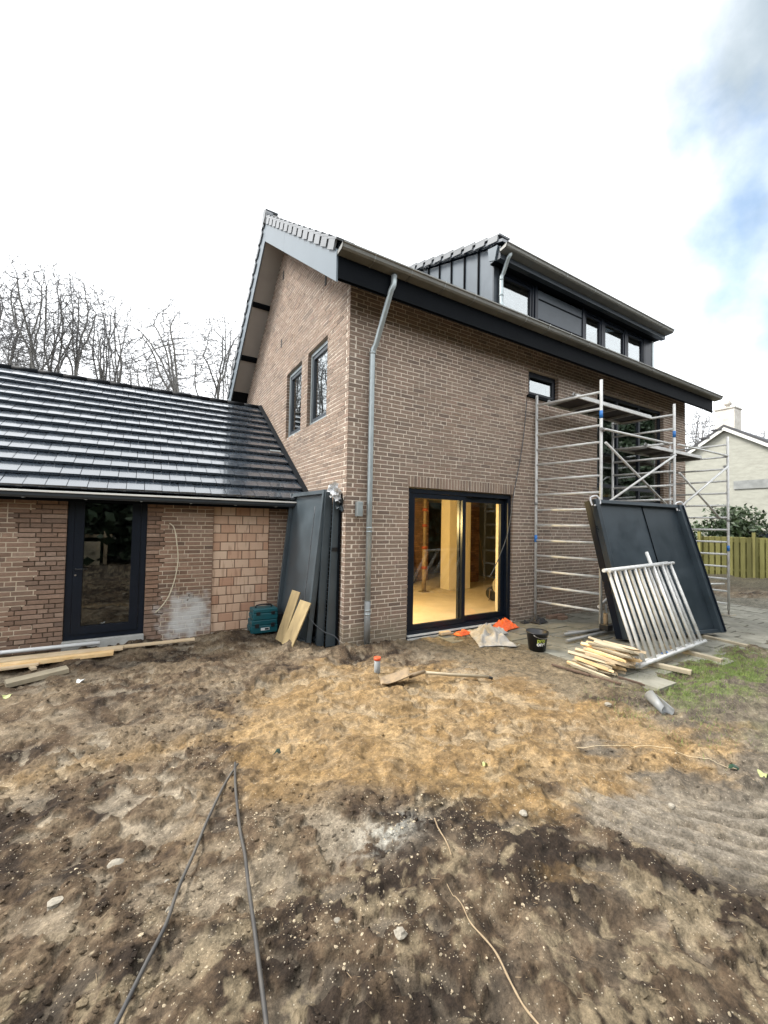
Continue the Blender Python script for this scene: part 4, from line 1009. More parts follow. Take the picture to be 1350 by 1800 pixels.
brace((6.66, -1.13, .62), (9.05, -1.13, .50)); brace((4.16, -1.13, .40), (6.6, -.1, .42))
for p in ((4.14, oy, 3.37), (6.25, oy, 3.385), (6.45, oy-.03, 3.17), (6.20, oy, 2.19), (8.52, oy, 2.0), (8.85, oy-.03, 3.16), (8.95, oy, 3.42)):
    q = Vector(p); mk('coupler', MB().tube([q+Vector((-.045, .03, 0)), q+Vector((.045, .03, 0))], .031, 10), 'aluminium_dull', scaf, scaf, smooth=True)
def platform(xa, xb, ya, yb, z):
    pl = mk('platform', MB().box(xa+.03, xb-.03, ya+.03, yb-.03, z, z+.012), 'phenolic_ply', scaf, scaf)
    for y0_ in (ya, yb-.028): mk('platform_rim', MB().box(xa, xb, y0_, y0_+.028, z-.035, z+.035), 'aluminium', pl, scaf, bevel=.004)
    for x0_ in (xa, xb-.028): mk('platform_end', MB().box(x0_, x0_+.028, ya+.03, yb-.03, z-.05, z+.02), 'aluminium_dull', pl, scaf)
    for k in range(3):
        xx = xa+(xb-xa)*(k+1)/4; mk('platform_joist', MB().box(xx-.02, xx+.02, ya+.03, yb-.03, z-.045, z-.002), 'aluminium_dull', pl, scaf)
    for xx in (xa, xb):
        for yy in (ya+.05, yb-.05):
            mk('platform_hook', MB().tube([(xx-.045, yy, z+.005), (xx-.03, yy, z+.05), (xx, yy, z+.055), (xx+.03, yy, z+.03)], .014, 6), 'aluminium_dull', pl, scaf)
platform(4.04, 6.56, -.80, -.19, 4.035); platform(6.52, 8.95, -.75, -.15, 3.45)
# loose scaffold parts on the paving
LT = ('longest', 'middle', 'shortest')
for k, (a, b_) in enumerate((((2.98, -1.36, .045), (4.35, -1.34, .06)), ((3.25, -1.12, .05), (4.5, -1.30, .07)), ((3.5, -1.0, .03), (4.15, -1.25, .03)))):
    single('scaffold_tube', MB().tube([a, b_], .024, 10), 'aluminium_dull', LT[k]+' of three loose grey scaffold tubes lying on the paving behind the stakes', 'tube', 'loose scaffold tubes on the paving', smooth=True)
cl = thing('tripod_foot', 'dark steel outrigger joint standing among the loose scaffold tubes', 'scaffold part', (4.05, -1.32, 0))
mk('column', MB().tube([(4.05, -1.32, .03), (4.05, -1.32, .34)], .035, 10), 'rusty_steel', cl, cl, smooth=True)
mk('clamp', MB().box(3.98, 4.12, -1.40, -1.25, .07, .17), 'black_plastic', cl, cl, bevel=.01)
mk('arm', MB().tube([(4.05, -1.32, .14), (4.38, -1.12, .42)], .02, 8), 'aluminium_dull', cl, cl, smooth=True)

# ------------------------------------------------------------------ the big dark panel leaning on the scaffold
pb = thing('facade_panel', 'large dark grey metal tray panel leaning on the scaffold, with a centre seam', 'panel', (4.85, -1.9, 0))
BLp, BRp, TLp, TRp = Vector((3.84, -1.685, .04)), Vector((5.865, -2.158, .02)), Vector((3.715, -1.235, 2.157)), Vector((5.68, -1.62, 2.13))
ex = (BRp-BLp).normalized(); ez = (TLp-BLp); ez = (ez-ex*ez.dot(ex)).normalized(); ey = ez.cross(ex)   # ey points away from the viewer
W_, Hh = 2.06, 2.20
def pp_(u_, d_, w_):
    a, c = u_/W_, w_/Hh
    return BLp*(1-a)*(1-c)+BRp*a*(1-c)+TLp*(1-a)*c+TRp*a*c-ey*d_     # d_: towards the viewer
def pbx(mb, u0, u1, d0, d1, w0, w1):
    return mb.hexa([pp_(u0, d1, w0), pp_(u1, d1, w0), pp_(u1, d0, w0), pp_(u0, d0, w0), pp_(u0, d1, w1), pp_(u1, d1, w1), pp_(u1, d0, w1), pp_(u0, d0, w1)])
mk('sheet', pbx(MB(), .08, W_*.55-.003, .02, .03, .06, Hh-.06), 'anthracite_panel', pb, pb)
mk('sheet', pbx(MB(), W_*.55+.003, W_-.10, .02, .03, .06, Hh-.06), 'anthracite_panel', pb, pb)
mk('seam', pbx(MB(), W_*.55-.003, W_*.55+.003, .022, .045, .06, Hh-.06), 'dark_board', pb, pb)
mk('backing', pbx(MB(), .0, W_, -.10, .018, .0, Hh), 'anthracite', pb, pb)
mk('flange', pbx(MB(), 0, .078, .02, .13, 0, Hh), 'anthracite_panel', pb, pb, bevel=.006)
mk('flange', pbx(MB(), W_-.098, W_, .02, .13, 0, Hh), 'anthracite_panel', pb, pb, bevel=.006)
mk('flange', pbx(MB(), .08, W_-.10, .02, .10, Hh-.058, Hh), 'anthracite_panel', pb, pb, bevel=.004)
mk('flange', pbx(MB(), .08, W_-.10, .02, .09, 0, .058), 'anthracite_panel', pb, pb, bevel=.004)
mk('rib', pbx(MB(), W_-.035, W_-.01, .132, .15, 0.02, Hh-.02), 'anthracite', pb, pb)
for u_ in (.02, W_-.05):
    c = pp_(u_, .09, Hh); s_ = 1 if u_ < 1 else -1
    pts = [c+Vector((-.05, .0, -.10)), c+Vector((-.07, .02, .02)), c+Vector((.05, -.02, .05)), c+Vector((.09, -.05, -.06)), c+Vector((-.04, -.03, -.10))]
    mk('corner_wrap', MB().tube(smooth_path(pts, 3), .013, 6), 'white_film', pb, pb)
# ------------------------------------------------------------------ two scaffold frames leaning in front of it
def lean_frame(name, o, u_, v_, wl, hl, label):
    fr = thing(name, label, 'scaffold frame', tuple(o), 'scaffold frames leaning on the dark panel')
    mk('rail', MB().tube([o-u_*.06, o+u_*(wl+.06)], .0255, 12), 'aluminium', fr, fr, smooth=True)
    mk('rail', MB().tube([o+v_*hl-u_*.06, o+v_*hl+u_*(wl+.06)], .0255, 12), 'aluminium', fr, fr, smooth=True)
    for k in range(7):
        p = o+u_*(wl*(.03+.94*k/6)); mk('rung', MB().tube([p, p+v_*hl], .0215, 10), 'aluminium', fr, fr, smooth=True)
    return fr
o1 = Vector((2.76, -2.46, .07)); u1 = (Vector((4.50, -2.42, .11))-o1).normalized(); v1 = Vector((3.02, -1.93, 1.14))-o1; h1 = v1.length; v1.normalize()
lf = lean_frame('spare_scaffold_ladder', o1, u1, v1, 1.70, h1, 'silver scaffold frame leaning on the dark panel, with blue tape on its lower rail')
q = o1+u1*.62; mk('blue_tape', MB().tube([q, q+u1*.15], .0275, 12), 'blue_tape', lf, lf, smooth=True)
o2 = o1+u1*.012+Vector((.0, -.062, .012)); lean_frame('spare_scaffold_ladder', o2, u1, (v1+Vector((.0, -.004, 0))).normalized(), 1.72, h1-.01, 'second silver scaffold frame leaning on the dark panel, set slightly right of the taped one')
q = o2+u1*1.22+v1*h1; single('scaffold_tube', MB().tube([q-v1*.5+Vector((0, .06, 0)), q+v1*.20+Vector((0, .06, 0))], .024, 10), 'aluminium', 'short silver tube sticking up above the leaning scaffold frames', 'tube', smooth=True)
# beams under panel and frames
for (a, b_, lab) in (((3.02, -2.15, .0), (3.20, -2.86, .0), 'wooden beam under the leaning frames, nearest the pile of stakes'), ((4.10, -2.10, .0), (4.10, -2.84, -.01), 'wooden beam on the paving, middle of three under the dark panel'), ((5.45, -1.90, -.03), (5.40, -2.70, -.04), 'wooden beam on the paving at the right end of the dark panel')):
    a = Vector(a); b_ = Vector(b_)
    single('timber_beam', MB().bar(a+Vector((0, 0, .025)), b_+Vector((0, 0, .025)), .075, .05), 'wood_weathered', lab, 'beam', 'beams under the panel', bevel=.004)

# ------------------------------------------------------------------ pile of pointed stakes
rr = random.Random(12)
lay_n = [10, 10, 9, 9, 8, 7, 6, 4]; kk = 0
for L_, n in enumerate(lay_n):
    for i in range(n):
        xx = 2.14+(i+.5)*.058+L_*.030+rr.uniform(-.012, .012); zz = gz(2.4, -2.2)+.025+L_*.040; ln = .45+rr.uniform(-.10, .08); ang = rr.uniform(-.30, .30)-.05
        yc = -2.18+rr.uniform(-.09, .09)-.02*L_
        d_ = Vector((math.sin(ang)+.10, -math.cos(ang), rr.uniform(-.10, .06))).normalized()
        a = Vector((xx, yc, zz))-d_*ln/2; b_ = a+d_*(ln-.09); tip = a+d_*ln
        r_ = d_.cross(Vector((0, 0, 1))).normalized(); u_ = r_.cross(d_); s_ = rr.uniform(-.8, .8)
        w2 = r_*math.cos(s_)+u_*math.sin(s_); h2 = u_*math.cos(s_)-r_*math.sin(s_); w2 = w2*rr.uniform(.013, .024); h2 = h2*rr.uniform(.011, .018)
        mb = MB(); mb.v = [tuple(p+q) for p in (a, b_) for q in (-w2-h2, w2-h2, w2+h2, -w2+h2)]+[tuple(tip-h2), tuple(tip+h2)]
        mb.f = [(3, 2, 1, 0), (0, 1, 5, 4), (1, 2, 6, 5), (2, 3, 7, 6), (3, 0, 4, 7), (4, 5, 8), (5, 6, 9, 8), (6, 7, 9), (7, 4, 8, 9)]
        o = single('wooden_stake', mb, rr.choice(('wood_fresh', 'wood_fresh', 'wood_pale', 'wood_pale', 'wood_weathered')), 'pointed stake, %s row of the stake pile, %s from left' % (('lowest', 'second lowest', 'third lowest', 'fourth lowest', 'fourth highest', 'third highest', 'second highest', 'top')[L_], ('first', 'second', 'third', 'fourth', 'fifth', 'sixth', 'seventh', 'eighth', 'ninth', 'tenth')[i]), 'stake', 'pointed stakes in the pile')
for (a, b_) in (((2.02, -2.05, 0), (2.14, -2.62, 0)), ((2.3, -2.5, 0), (2.42, -2.86, 0)), ((1.98, -1.86, 0), (2.06, -2.30, 0))):
    a = Vector(a); b_ = Vector(b_); a.z = gz(a.x, a.y)+.02; b_.z = gz(b_.x, b_.y)+.02
    single('wooden_stake', MB().bar(a, b_, .03, .018), 'wood_bark', {2.02: 'longer', 2.3: 'front', 1.98: 'rear'}[round(a.x, 2)]+' dark bark-covered stake lying on the ground beside the pile', 'stake', 'dark stakes beside the pile')

# ------------------------------------------------------------------ bucket with lettering
bx, by = 2.37, -1.33; bz = gz(bx, by)+.0
bk = thing('bucket', 'black plastic builder\'s bucket with green and white lettering near the scaffold', 'bucket', (bx, by, bz))
mk('shell', MB().lathe([(.001, .012), (.105, .012), (.14, .25), (.146, .252), (.152, .262), (.152, .24), (.143, .235), (.112, .0), (.001, .0)], (bx, by, bz), 32), 'black_plastic', bk, bk, smooth=True)
mk('handle', MB().tube([(bx+.15*math.cos(a), by+.15*math.sin(a)*.55-.06, bz+.235-.05*abs(math.sin(a))) for a in [math.pi*k/12 for k in range(0, -13, -1)]], .004, 6), 'steel', bk, bk)
m_, t_, b_n = newmat('letter_green'); b_n.inputs['Base Color'].default_value = (.42, .50, .09, 1)
m_, t_, b_n = newmat('letter_white'); b_n.inputs['Base Color'].default_value = (.8, .8, .78, 1)
def curved_text(txt, size, zc, m, parent, ang0):
    cu = bpy.data.curves.new('lettering', 'FONT'); cu.body = txt; cu.size = size; cu.align_x = 'CENTER'; cu.extrude = .0; cu.offset = .003
    to = bpy.data.objects.new('lettering', cu); C.objects.link(to); dg = bpy.context.evaluated_depsgraph_get(); me = bpy.data.meshes.new_from_object(to.evaluated_get(dg))
    bpy.data.objects.remove(to); bpy.data.curves.remove(cu)
    for v in me.vertices:
        z = zc+v.co.y; r_ = .112+(.143-.112)*z/.235+.0025; a = ang0+v.co.x/r_
        v.co = (r_*math.cos(a), r_*math.sin(a), z)
    me.update(); me.materials.append(MATS[m]); o = bpy.data.objects.new('lettering', me); C.objects.link(o); o.parent = parent; return o
ang = math.atan2(CAM.y-by, CAM.x-bx)+.42
curved_text('pro', .078, .135, 'letter_green', bk, ang); curved_text('one', .078, .085, 'letter_white', bk, ang)

# ------------------------------------------------------------------ cloths by the door
def crumple(name, c, rx, ry, h, seed, m, label, cat, rot=0., n=36, sharp=9.):
    xs = np.linspace(-1, 1, n); U, V_ = np.meshgrid(xs, xs, indexing='ij')
    edge = np.clip(1-np.maximum(np.abs(U), np.abs(V_))**2, 0, 1)
    fold = (1-np.abs(fbm(U*1.2+seed, V_*.5, 2.2, 2, seed))*1.6)*.45+.55*np.abs(fbm(U*.7+seed, V_*1.2, 3.6, 3, seed+3))+.25*np.abs(fbm(U, V_, 7, 2, seed+4))
    fold = .35*fold+.75*np.abs(np.sin(6.5*U+2.2*V_+4.5*fbm(U, V_, 1.0, 2, seed+11)))*(.35+.9*np.abs(fbm(U, V_, 1.4, 2, seed+12)))
    for _ in range(2):
        fp = np.pad(fold, 1, mode='edge'); fold = (fp[:-2, 1:-1]+fp[2:, 1:-1]+fp[1:-1, :-2]+fp[1:-1, 2:]+2*fp[1:-1, 1:-1])/6
    wob = .18*fbm(U, V_, 1.3, 2, seed+5)
    x_ = (U+wob)*rx; y_ = (V_+.2*fbm(V_, U, 1.5, 2, seed+9))*ry
    X_ = c[0]+x_*math.cos(rot)-y_*math.sin(rot); Y_ = c[1]+x_*math.sin(rot)+y_*math.cos(rot)
    Z_ = np.maximum(terrain(X_, Y_), base_h(X_, Y_)+.006)+.004+h*fold*(.02+.98*edge)+h*.25*np.exp(-(U**2+V_**2)*1.5)
    I_ = np.arange(n*n).reshape(n, n); F_ = np.stack([I_[:-1, :-1], I_[1:, :-1], I_[1:, 1:], I_[:-1, 1:]], -1).reshape(-1, 4)
    o = np_mesh(name, np.stack([X_, Y_, Z_], -1).reshape(-1, 3), F_, m, smooth=True)
    md = o.modifiers.new('thick', 'SOLIDIFY'); md.thickness = .004
    return settle(tag(o, label, cat))
crumple('dust_sheet', (2.15, -.62), .26, .42, .20, 3, 'tarp', 'long crumpled grey dust sheet on the paving before the sliding door', 'cloth', rot=-.5, n=44)
crumple('dust_sheet', (2.33, -.45), .24, .20, .20, 27, 'tarp', 'bunched-up top of the pale dust sheet between sill and orange bag', 'cloth', rot=.3, n=44)
crumple('plastic_bag', (2.86, -.30), .22, .14, .20, 9, 'orange_bag', 'crumpled bright orange plastic bag beside the sliding door', 'bag', rot=.2)
crumple('plastic_bag', (1.98, -.24), .13, .08, .09, 14, 'orange_bag', 'small orange plastic scrap under the dust sheet at the door sill', 'bag', rot=.1)
crumple('work_glove', (3.72, -.28), .15, .12, .14, 17, 'black_cloth', 'dark grey rag heap around the left scaffold foot', 'rag', rot=.1)
crumple('rag', (3.45, -.20), .08, .05, .05, 19, 'black_cloth', 'small dark rag on the paving near the scaffold foot', 'rag')
single('sponge', MB().box(1.60, 1.80, -.17, -.09, .0, .05), 'wood_pale', 'yellow scrap of foam leaning on the door sill', 'sponge', bevel=.012)
for k, (x0, y0, l_) in enumerate(((4.25, -.16, .22), (4.50, -.15, .2), (4.38, -.30, .18))):
    single('loose_brick', MB().box(x0-l_/2, x0+l_/2, y0-.05, y0+.05, -.005, .055), 'annex_brick_one', ('reddish loose brick against the wall behind the scaffold ladder', 'reddish loose brick against the wall, right of the other one', 'reddish loose brick lying in front of two others under the scaffold')[k], 'brick', 'loose bricks under the scaffold', bevel=.005)

# ------------------------------------------------------------------ corner: metal trays, boards, tool boxes
def tray(bl, width, height, depth, lean, face, label, yaw=0.):
    """upright tray, long side along +y from bl, leaning towards +x by lean (m at the top)"""
    o = thing('metal_tray', label, 'panel', tuple(bl), 'metal trays leaning in the corner')
    ey_ = Vector((math.sin(yaw), math.cos(yaw), 0)); ez_ = Vector((lean, 0, height)).normalized(); en = ez_.cross(ey_).normalized()   # outward
    if en.x > 0: en = -en
    B = Vector(bl)
    def bx_(mb, u0, u1, d0, d1, w0, w1):
        P_ = lambda u_, d_, w_: B+ey_*u_+en*d_+ez_*w_
        return mb.hexa([P_(u0, d0, w0), P_(u1, d0, w0), P_(u1, d1, w0), P_(u0, d1, w0), P_(u0, d0, w1), P_(u1, d0, w1), P_(u1, d1, w1), P_(u0, d1, w1)])
    mk('sheet', bx_(MB(), 0, width, 0, .012, 0, height), face, o, o)
    mk('flange', bx_(MB(), 0, .05, .013, depth, 0, height), 'tray_grey', o, o, bevel=.004)
    mk('flange', bx_(MB(), width-.05, width, .013, depth, 0, height), 'tray_grey', o, o, bevel=.004)
    mk('flange', bx_(MB(), .052, width-.052, .013, depth*.8, height-.06, height), 'tray_grey', o, o, bevel=.004)
    mk('flange', bx_(MB(), .052, width-.052, .013, depth*.8, 0, .06), 'tray_grey', o, o, bevel=.004)
    return o
gzc = -.02
tray((-.37, .27, gzc), 1.20, 2.22, .075, .22, 'tray_grey', 'wide dark metal tray leaning in the corner, recessed face to the left', yaw=-.09)
tray((-.19, .24, gzc), 1.10, 2.20, .11, .09, 'tray_grey', 'second dark metal tray standing between the wide tray and the gable wall')
o = thing('metal_tray', 'narrow dark metal channel nearest the house corner, torn film on top', 'panel', (-.1, .2, gzc), 'metal trays leaning in the corner')
mk('sheet', MB().hexa([(-.185, .17, gzc), (-.03, .17, gzc), (-.03, .20, gzc), (-.185, .20, gzc), (-.105, .17, 2.2), (-.012, .17, 2.2), (-.012, .20, 2.2), (-.105, .20, 2.2)]), 'tray_grey', o, o, bevel=.003)
mk('edge', MB().hexa([(-.045, .12, gzc), (-.030, .12, gzc), (-.030, .168, gzc), (-.045, .168, gzc), (-.03, .12, 2.16), (-.016, .12, 2.16), (-.016, .168, 2.16), (-.03, .168, 2.16)]), 'dark_board', o, o)
mk('clip', MB().box(-.13, -.04, .155, .168, 1.32, 1.37), 'black_plastic', o, o)
rr = random.Random(5)
for k, (cx_, cz_, m__) in enumerate(((-.16, 2.20, 'white_film'), (-.11, 2.12, 'white_film'), (-.03, 1.98, 'tray_grey'))):
    mb = MB(); n = 7; G = [[Vector((cx_+(i-3)*.026+rr.uniform(-.012, .012), .12-abs(j-3)*.02+rr.uniform(-.03, .03), cz_+(j-3)*.03+rr.uniform(-.014, .014)-.03*abs(i-3)*.3)) for j in range(n)] for i in range(n)]
    for i in range(n-1):
        for j in range(n-1):
            if (i-3)**2+(j-3)**2 < 11: mb.quad(*[tuple(q) for q in (G[i][j], G[i+1][j], G[i+1][j+1], G[i][j+1])])
    mk('torn_film', mb, m__, o, o)
# plywood boards
def board(bl, br, tl, th, m, label, cat='board', name='plywood_board', group=None):
    bl, br, tl = Vector(bl), Vector(br), Vector(tl); u_ = br-bl; v_ = tl-bl; n_ = u_.cross(v_).normalized()*th
    return single(name, MB().hexa([bl, br, br+n_, bl+n_, bl+v_, br+v_, br+v_+n_, bl+v_+n_]), m, label, cat, group, bevel=.002)
b1 = on(482, 1122, 2, .02); b2 = on(507, 1138, 2, .04); t1_ = on(515, 1037, 0, -.505)
board((-.70, .80, .0), (-.67, .54, .0), tuple(t1_), .016, 'plywood', 'worn plywood board leaning on the wide metal tray, rear one', group='plywood boards in the corner')
board((-.71, .46, .02), (-.67, .16, .02), (t1_.x+.03, t1_.y-.28, t1_.z-.10), .016, 'plywood', 'worn plywood board leaning on the metal trays, nearest the viewer', group='plywood boards in the corner')
# thin cable down the tray
pts = [(-.34, .30, 1.95), (-.43, .30, 1.0), (-.46, .30, .62), (-.40, .22, .38), (-.25, .12, .22), (-.12, .05, .16), (-.06, 0, .08), (-.07, -.02, gz(-.07, -.02)-.01)]
single('thin_cable', MB().tube(smooth_path(pts), .006, 6), 'cable_black', 'thin grey cable hanging down in front of the metal trays', 'cable', smooth=True)
# tool boxes
def toolbox(x0, y0, z0, w_, d_, h_, label, handle):
    o = thing('tool_box', label, 'tool box', (x0, y0, z0), 'teal tool boxes in the corner')
    def f(a, b_, c, d, e, g): return MB().box(x0+a, x0+b_, y0+c, y0+d, z0+e, z0+g)
    mk('base', f(-w_/2, w_/2, -d_/2, d_/2, 0, h_*.60), 'teal_plastic', o, o, bevel=.012)
    mk('lid', f(-w_/2+.002, w_/2-.002, -d_/2+.002, d_/2-.002, h_*.61, h_), 'teal_plastic', o, o, bevel=.012)
    for s_ in (-1, 1):
        mk('latch', f(s_*w_*.30-.03, s_*w_*.30+.03, -d_/2-.012, -d_/2-.001, h_*.45, h_*.75), 'black_plastic', o, o, bevel=.004)
        mk('side_rib', f(s_*w_/2-.01+s_*.004, s_*w_/2+.01-s_*.004+s_*.006, -d_/2+.03, d_/2-.03, h_*.2, h_*.5), 'teal_plastic', o, o, bevel=.004)
    if handle:
        mk('handle', MB().tube(smooth_path([(x0-.12, y0, z0+h_), (x0-.11, y0, z0+h_+.035), (x0, y0, z0+h_+.045), (x0+.11, y0, z0+h_+.035), (x0+.12, y0, z0+h_)], 3), .013, 8), 'black_plastic', o, o, smooth=True)
    else:
        mk('label', f(-.06, .07, -d_/2-.0035, -d_/2-.001, h_*.22, h_*.42), 'label_white', o, o)
        mk('label_print', f(.0, .06, -d_/2-.0055, -d_/2-.004, h_*.25, h_*.39), 'black_plastic', o, o)
    return o
tz = gz(-.76, 1.30)+.02
toolbox(-.76, 1.36, tz, .40, .28, .20, 'lower teal plastic tool box with white label, under the other one', False)
toolbox(-.75, 1.36, tz+.202, .38, .27, .17, 'upper teal plastic tool box with black handle, stacked by the trays', True)
mk_ = single('tool_case', MB().box(-.53, -.45, 1.30, 1.52, tz, tz+.27), 'black_plastic', 'small black case standing right of the teal tool boxes', 'case', bevel=.012)

# ------------------------------------------------------------------ planks on the ground at the left
def plank(a, b_, w_, h_, m, label, group='planks along the annex wall'):
    a = Vector(a); b_ = Vector(b_)
    return single('plank', MB().bar(a, b_, w_, h_), m, label, 'plank', group, bevel=.003)
def G(x, y, dz=0): return (x, y, gz(x, y)+dz)
zA = .03
plank((-5.2, 1.36, .03), (-1.75, 1.20, .035), .10, .022, 'wood_pale', 'longest pale plank, reaching from the left edge past the door to the stain')
plank((-5.2, 1.20, .045), (-2.60, 1.12, .05), .12, .03, 'wood_pale', 'broad pale plank in front of the annex door sill')
plank((-5.0, 1.06, .03), (-2.70, 1.02, .03), .09, .045, 'wood_fresh', 'orange-brown plank edge lying below the pale planks')
plank((-5.0, .93, .015), (-3.42, .98, .02), .10, .025, 'wood_pale', 'pale plank end at the left picture edge below the others')
plank((-3.62, .55, gz(-3.5, .62)+.03), (-3.12, .70, gz(-3.2, .68)+.035), .16, .05, 'wood_weathered', 'short thick weathered board lying loose in front of the planks')
plank((-3.50, 1.0, .0), (-3.44, .85, .0), .05, .03, 'wood_pale', 'small wooden offcut under the plank ends')
pts = [(-5.2, 1.58, .05), (-4.0, 1.565, .05), (-2.88, 1.54, .045)]
single('conduit_pipe', MB().tube(pts, .025, 12), 'white_plastic', 'pale grey plastic pipe lying along the foot of the annex wall', 'pipe', smooth=True)

# ------------------------------------------------------------------ stub pipe, shovel, pipe scrap, cables
px_, py_ = -.04, -1.02; zb = gz(px_, py_)
sp = thing('stub_pipe', 'grey drain pipe stub with orange cap sticking out of the sand', 'pipe', (px_, py_, zb-.05))
mk('pipe', MB().tube([(px_, py_, zb-.08), (px_-.002, py_, zb+.155)], .036, 16), 'grey_pvc', sp, sp, smooth=True)
mk('cap', MB().tube([(px_-.002, py_, zb+.150), (px_-.002, py_, zb+.182)], .040, 16), 'orange_cap', sp, sp, smooth=True)
# shovel
s0 = Vector((-.10, -1.36, 0)); s1 = Vector((.16, -1.46, 0)); s2 = Vector((1.0, -1.76, 0))
for q in (s0, s1, s2): q.z = gz(q.x, q.y)+.03
s2.z += .03; s1.z += .03
sh = thing('shovel', 'shovel with pale wooden handle lying on the sand near the stub pipe', 'shovel', tuple(s1))
ax = (s1-s0); ln = ax.length; ax.normalize(); sd_ = Vector((-ax.y, ax.x, 0)); mb = MB(); n = 8; k_ = 7
for i in range(n+1):
    for j in range(k_):
        t_ = i/n; wv = .125*(1-.12*t_)*(1 if t_ > .25 else (.55+.45*math.sqrt(t_/.25))); v_ = (j/(k_-1)*2-1)
        p = s0+ax*(-.08+t_*(ln+.05))+sd_*v_*wv+Vector((0, 0, .015+.045*abs(v_)**2+.05*(t_-.4)**2)); mb.v.append(tuple(p))
for i in range(n):
    for j in range(k_-1): mb.f.append((i*k_+j, i*k_+j+1, (i+1)*k_+j+1, (i+1)*k_+j))
o = mk('blade', mb, 'rusty_steel', sh, sh, smooth=True); md = o.modifiers.new('thick', 'SOLIDIFY'); md.thickness = .004
mk('socket', MB().tube([s1-ax*.05+Vector((0, 0, .02)), s1+ax*.14+Vector((0, 0, .02))], [.026, .020], 10), 'rusty_steel', sh, sh, smooth=True)
mk('handle', MB().tube([s1+ax*.10+Vector((0, 0, .02)), (s1+s2)/2+Vector((0, 0, .022)), s2], .017, 10), 'handle_wood', sh, sh, smooth=True)
mk('grip', MB().tube([s2-ax*.01, s2+ax*.04+Vector((0, -.01, -.03))], .016, 8), 'black_plastic', sh, sh, smooth=True)
# split piece of grey drain pipe
a = Vector((1.98, -3.0, gz(1.98, -3.0)+.045)); b_ = Vector((1.84, -3.22, gz(1.84, -3.22)+.04)); ax = (b_-a).normalized(); sx = ax.cross(Vector((0, 0, 1))).normalized(); uz = sx.cross(ax)
mb = MB(); n = 18
for i in range(2):
    for j in range(n+1):
        an = math.radians(-200+j*(310 if i == 0 else 250)/n); p = (a, b_)[i]+(sx*math.cos(an)+uz*math.sin(an))*.055; mb.v.append(tuple(p))
for j in range(n): mb.f.append((j, j+1, n+2+j, n+1+j))
o = single('pipe_scrap', mb, 'grey_pvc', 'short cut piece of grey drain pipe lying on the muddy grass', 'pipe', smooth=True); md = o.modifiers.new('thick', 'SOLIDIFY'); md.thickness = .004
# two black cables in the foreground
def gpath(P, dz): return [Vector((x_, y_, gz(x_, y_)+d)) for (x_, y_), d in zip(P, dz)]
c1 = [(-1.80, -2.06), (-1.90, -2.22), (-1.985, -2.38), (-2.09, -2.60), (-2.166, -2.788), (-2.25, -2.99), (-2.315, -3.181), (-2.40, -3.33), (-2.47, -3.46), (-2.58, -3.66), (-2.7, -3.9)]
c2 = [(-1.815, -2.04), (-1.87, -2.33), (-1.906, -2.597), (-1.925, -2.76), (-1.94, -2.95), (-1.97, -3.17), (-1.996, -3.391), (-2.015, -3.55), (-2.034, -3.704), (-2.06, -3.9), (-2.1, -4.1)]
def drape(P, r_, hug=False):
    sp_ = smooth_path([Vector((x_, y_, 0)) for x_, y_ in P], 8); xs_ = np.array([q.x for q in sp_]); ys_ = np.array([q.y for q in sp_]); zs_ = terrain(xs_, ys_)
    k = 9; pad = np.pad(zs_, k, mode='edge'); zmax = np.array([pad[i:i+2*k+1].max() for i in range(len(zs_))]); pad = np.pad(zmax, k, mode='edge'); zz = np.array([pad[i:i+2*k+1].mean() for i in range(len(zs_))])
    zz[:5] = zs_[:5]+np.linspace(.03, .02, 5)
    if hug: zz = np.maximum(zs_, .35*zz+.65*zs_)
    return [Vector((a_, b_, c_+r_*.4)) for a_, b_, c_ in zip(xs_, ys_, zz)]
single('ground_cable', MB().tube(drape(c1, .011), .0080, 10), 'cable_dusty', 'grey-black cable on the soil, left one of two running to the bottom edge', 'cable', smooth=True)
single('ground_cable', MB().tube(drape(c2, .011), .0086, 10), 'cable_dusty', 'black cable on the soil, right one of two running to the bottom edge', 'cable', smooth=True)
single('root', MB().tube(drape([(-1.178, -3.649), (-1.176, -3.745), (-1.20, -3.836), (-1.185, -3.958), (-1.205, -4.055), (-1.221, -4.154), (-1.21, -4.3)], .007), [.0015+.0026*min(1, i/25)+.0006*math.sin(i*1.3) for i in range(49)], 7), 'root', 'pale bare root lying on the dark soil in the foreground', 'root', smooth=True)
single('string', MB().tube(drape([(.62, -3.10), (.85, -3.29), (1.042, -3.44), (1.174, -3.621), (1.30, -3.82), (1.33, -3.90)], .003, True), .0013, 5), 'string', 'thin pale string stretched over the sand at the right', 'string', smooth=True)
single('twig', MB().tube(drape([(-.98, -3.30), (-1.0, -3.42), (-1.04, -3.52)], .004), .004, 5), 'root', 'thin brown twig in the dark soil right of the pale lime patch', 'twig', smooth=True)
# cable hanging down the front wall beside the sliding door
P = [on(926, 704, 1, -.03), on(921, 760, 1, -.035), on(914, 810, 1, -.03), on(903, 868, 1, -.035), on(893, 935, 1, -.05), on(875, 985, 1, -.08), on(862, 1012, 1, -.10)]
single('hanging_cable', MB().tube(smooth_path(P), .008, 6), 'cable_black', 'dark cable hanging from the small upstairs window past the sliding door', 'cable', smooth=True)
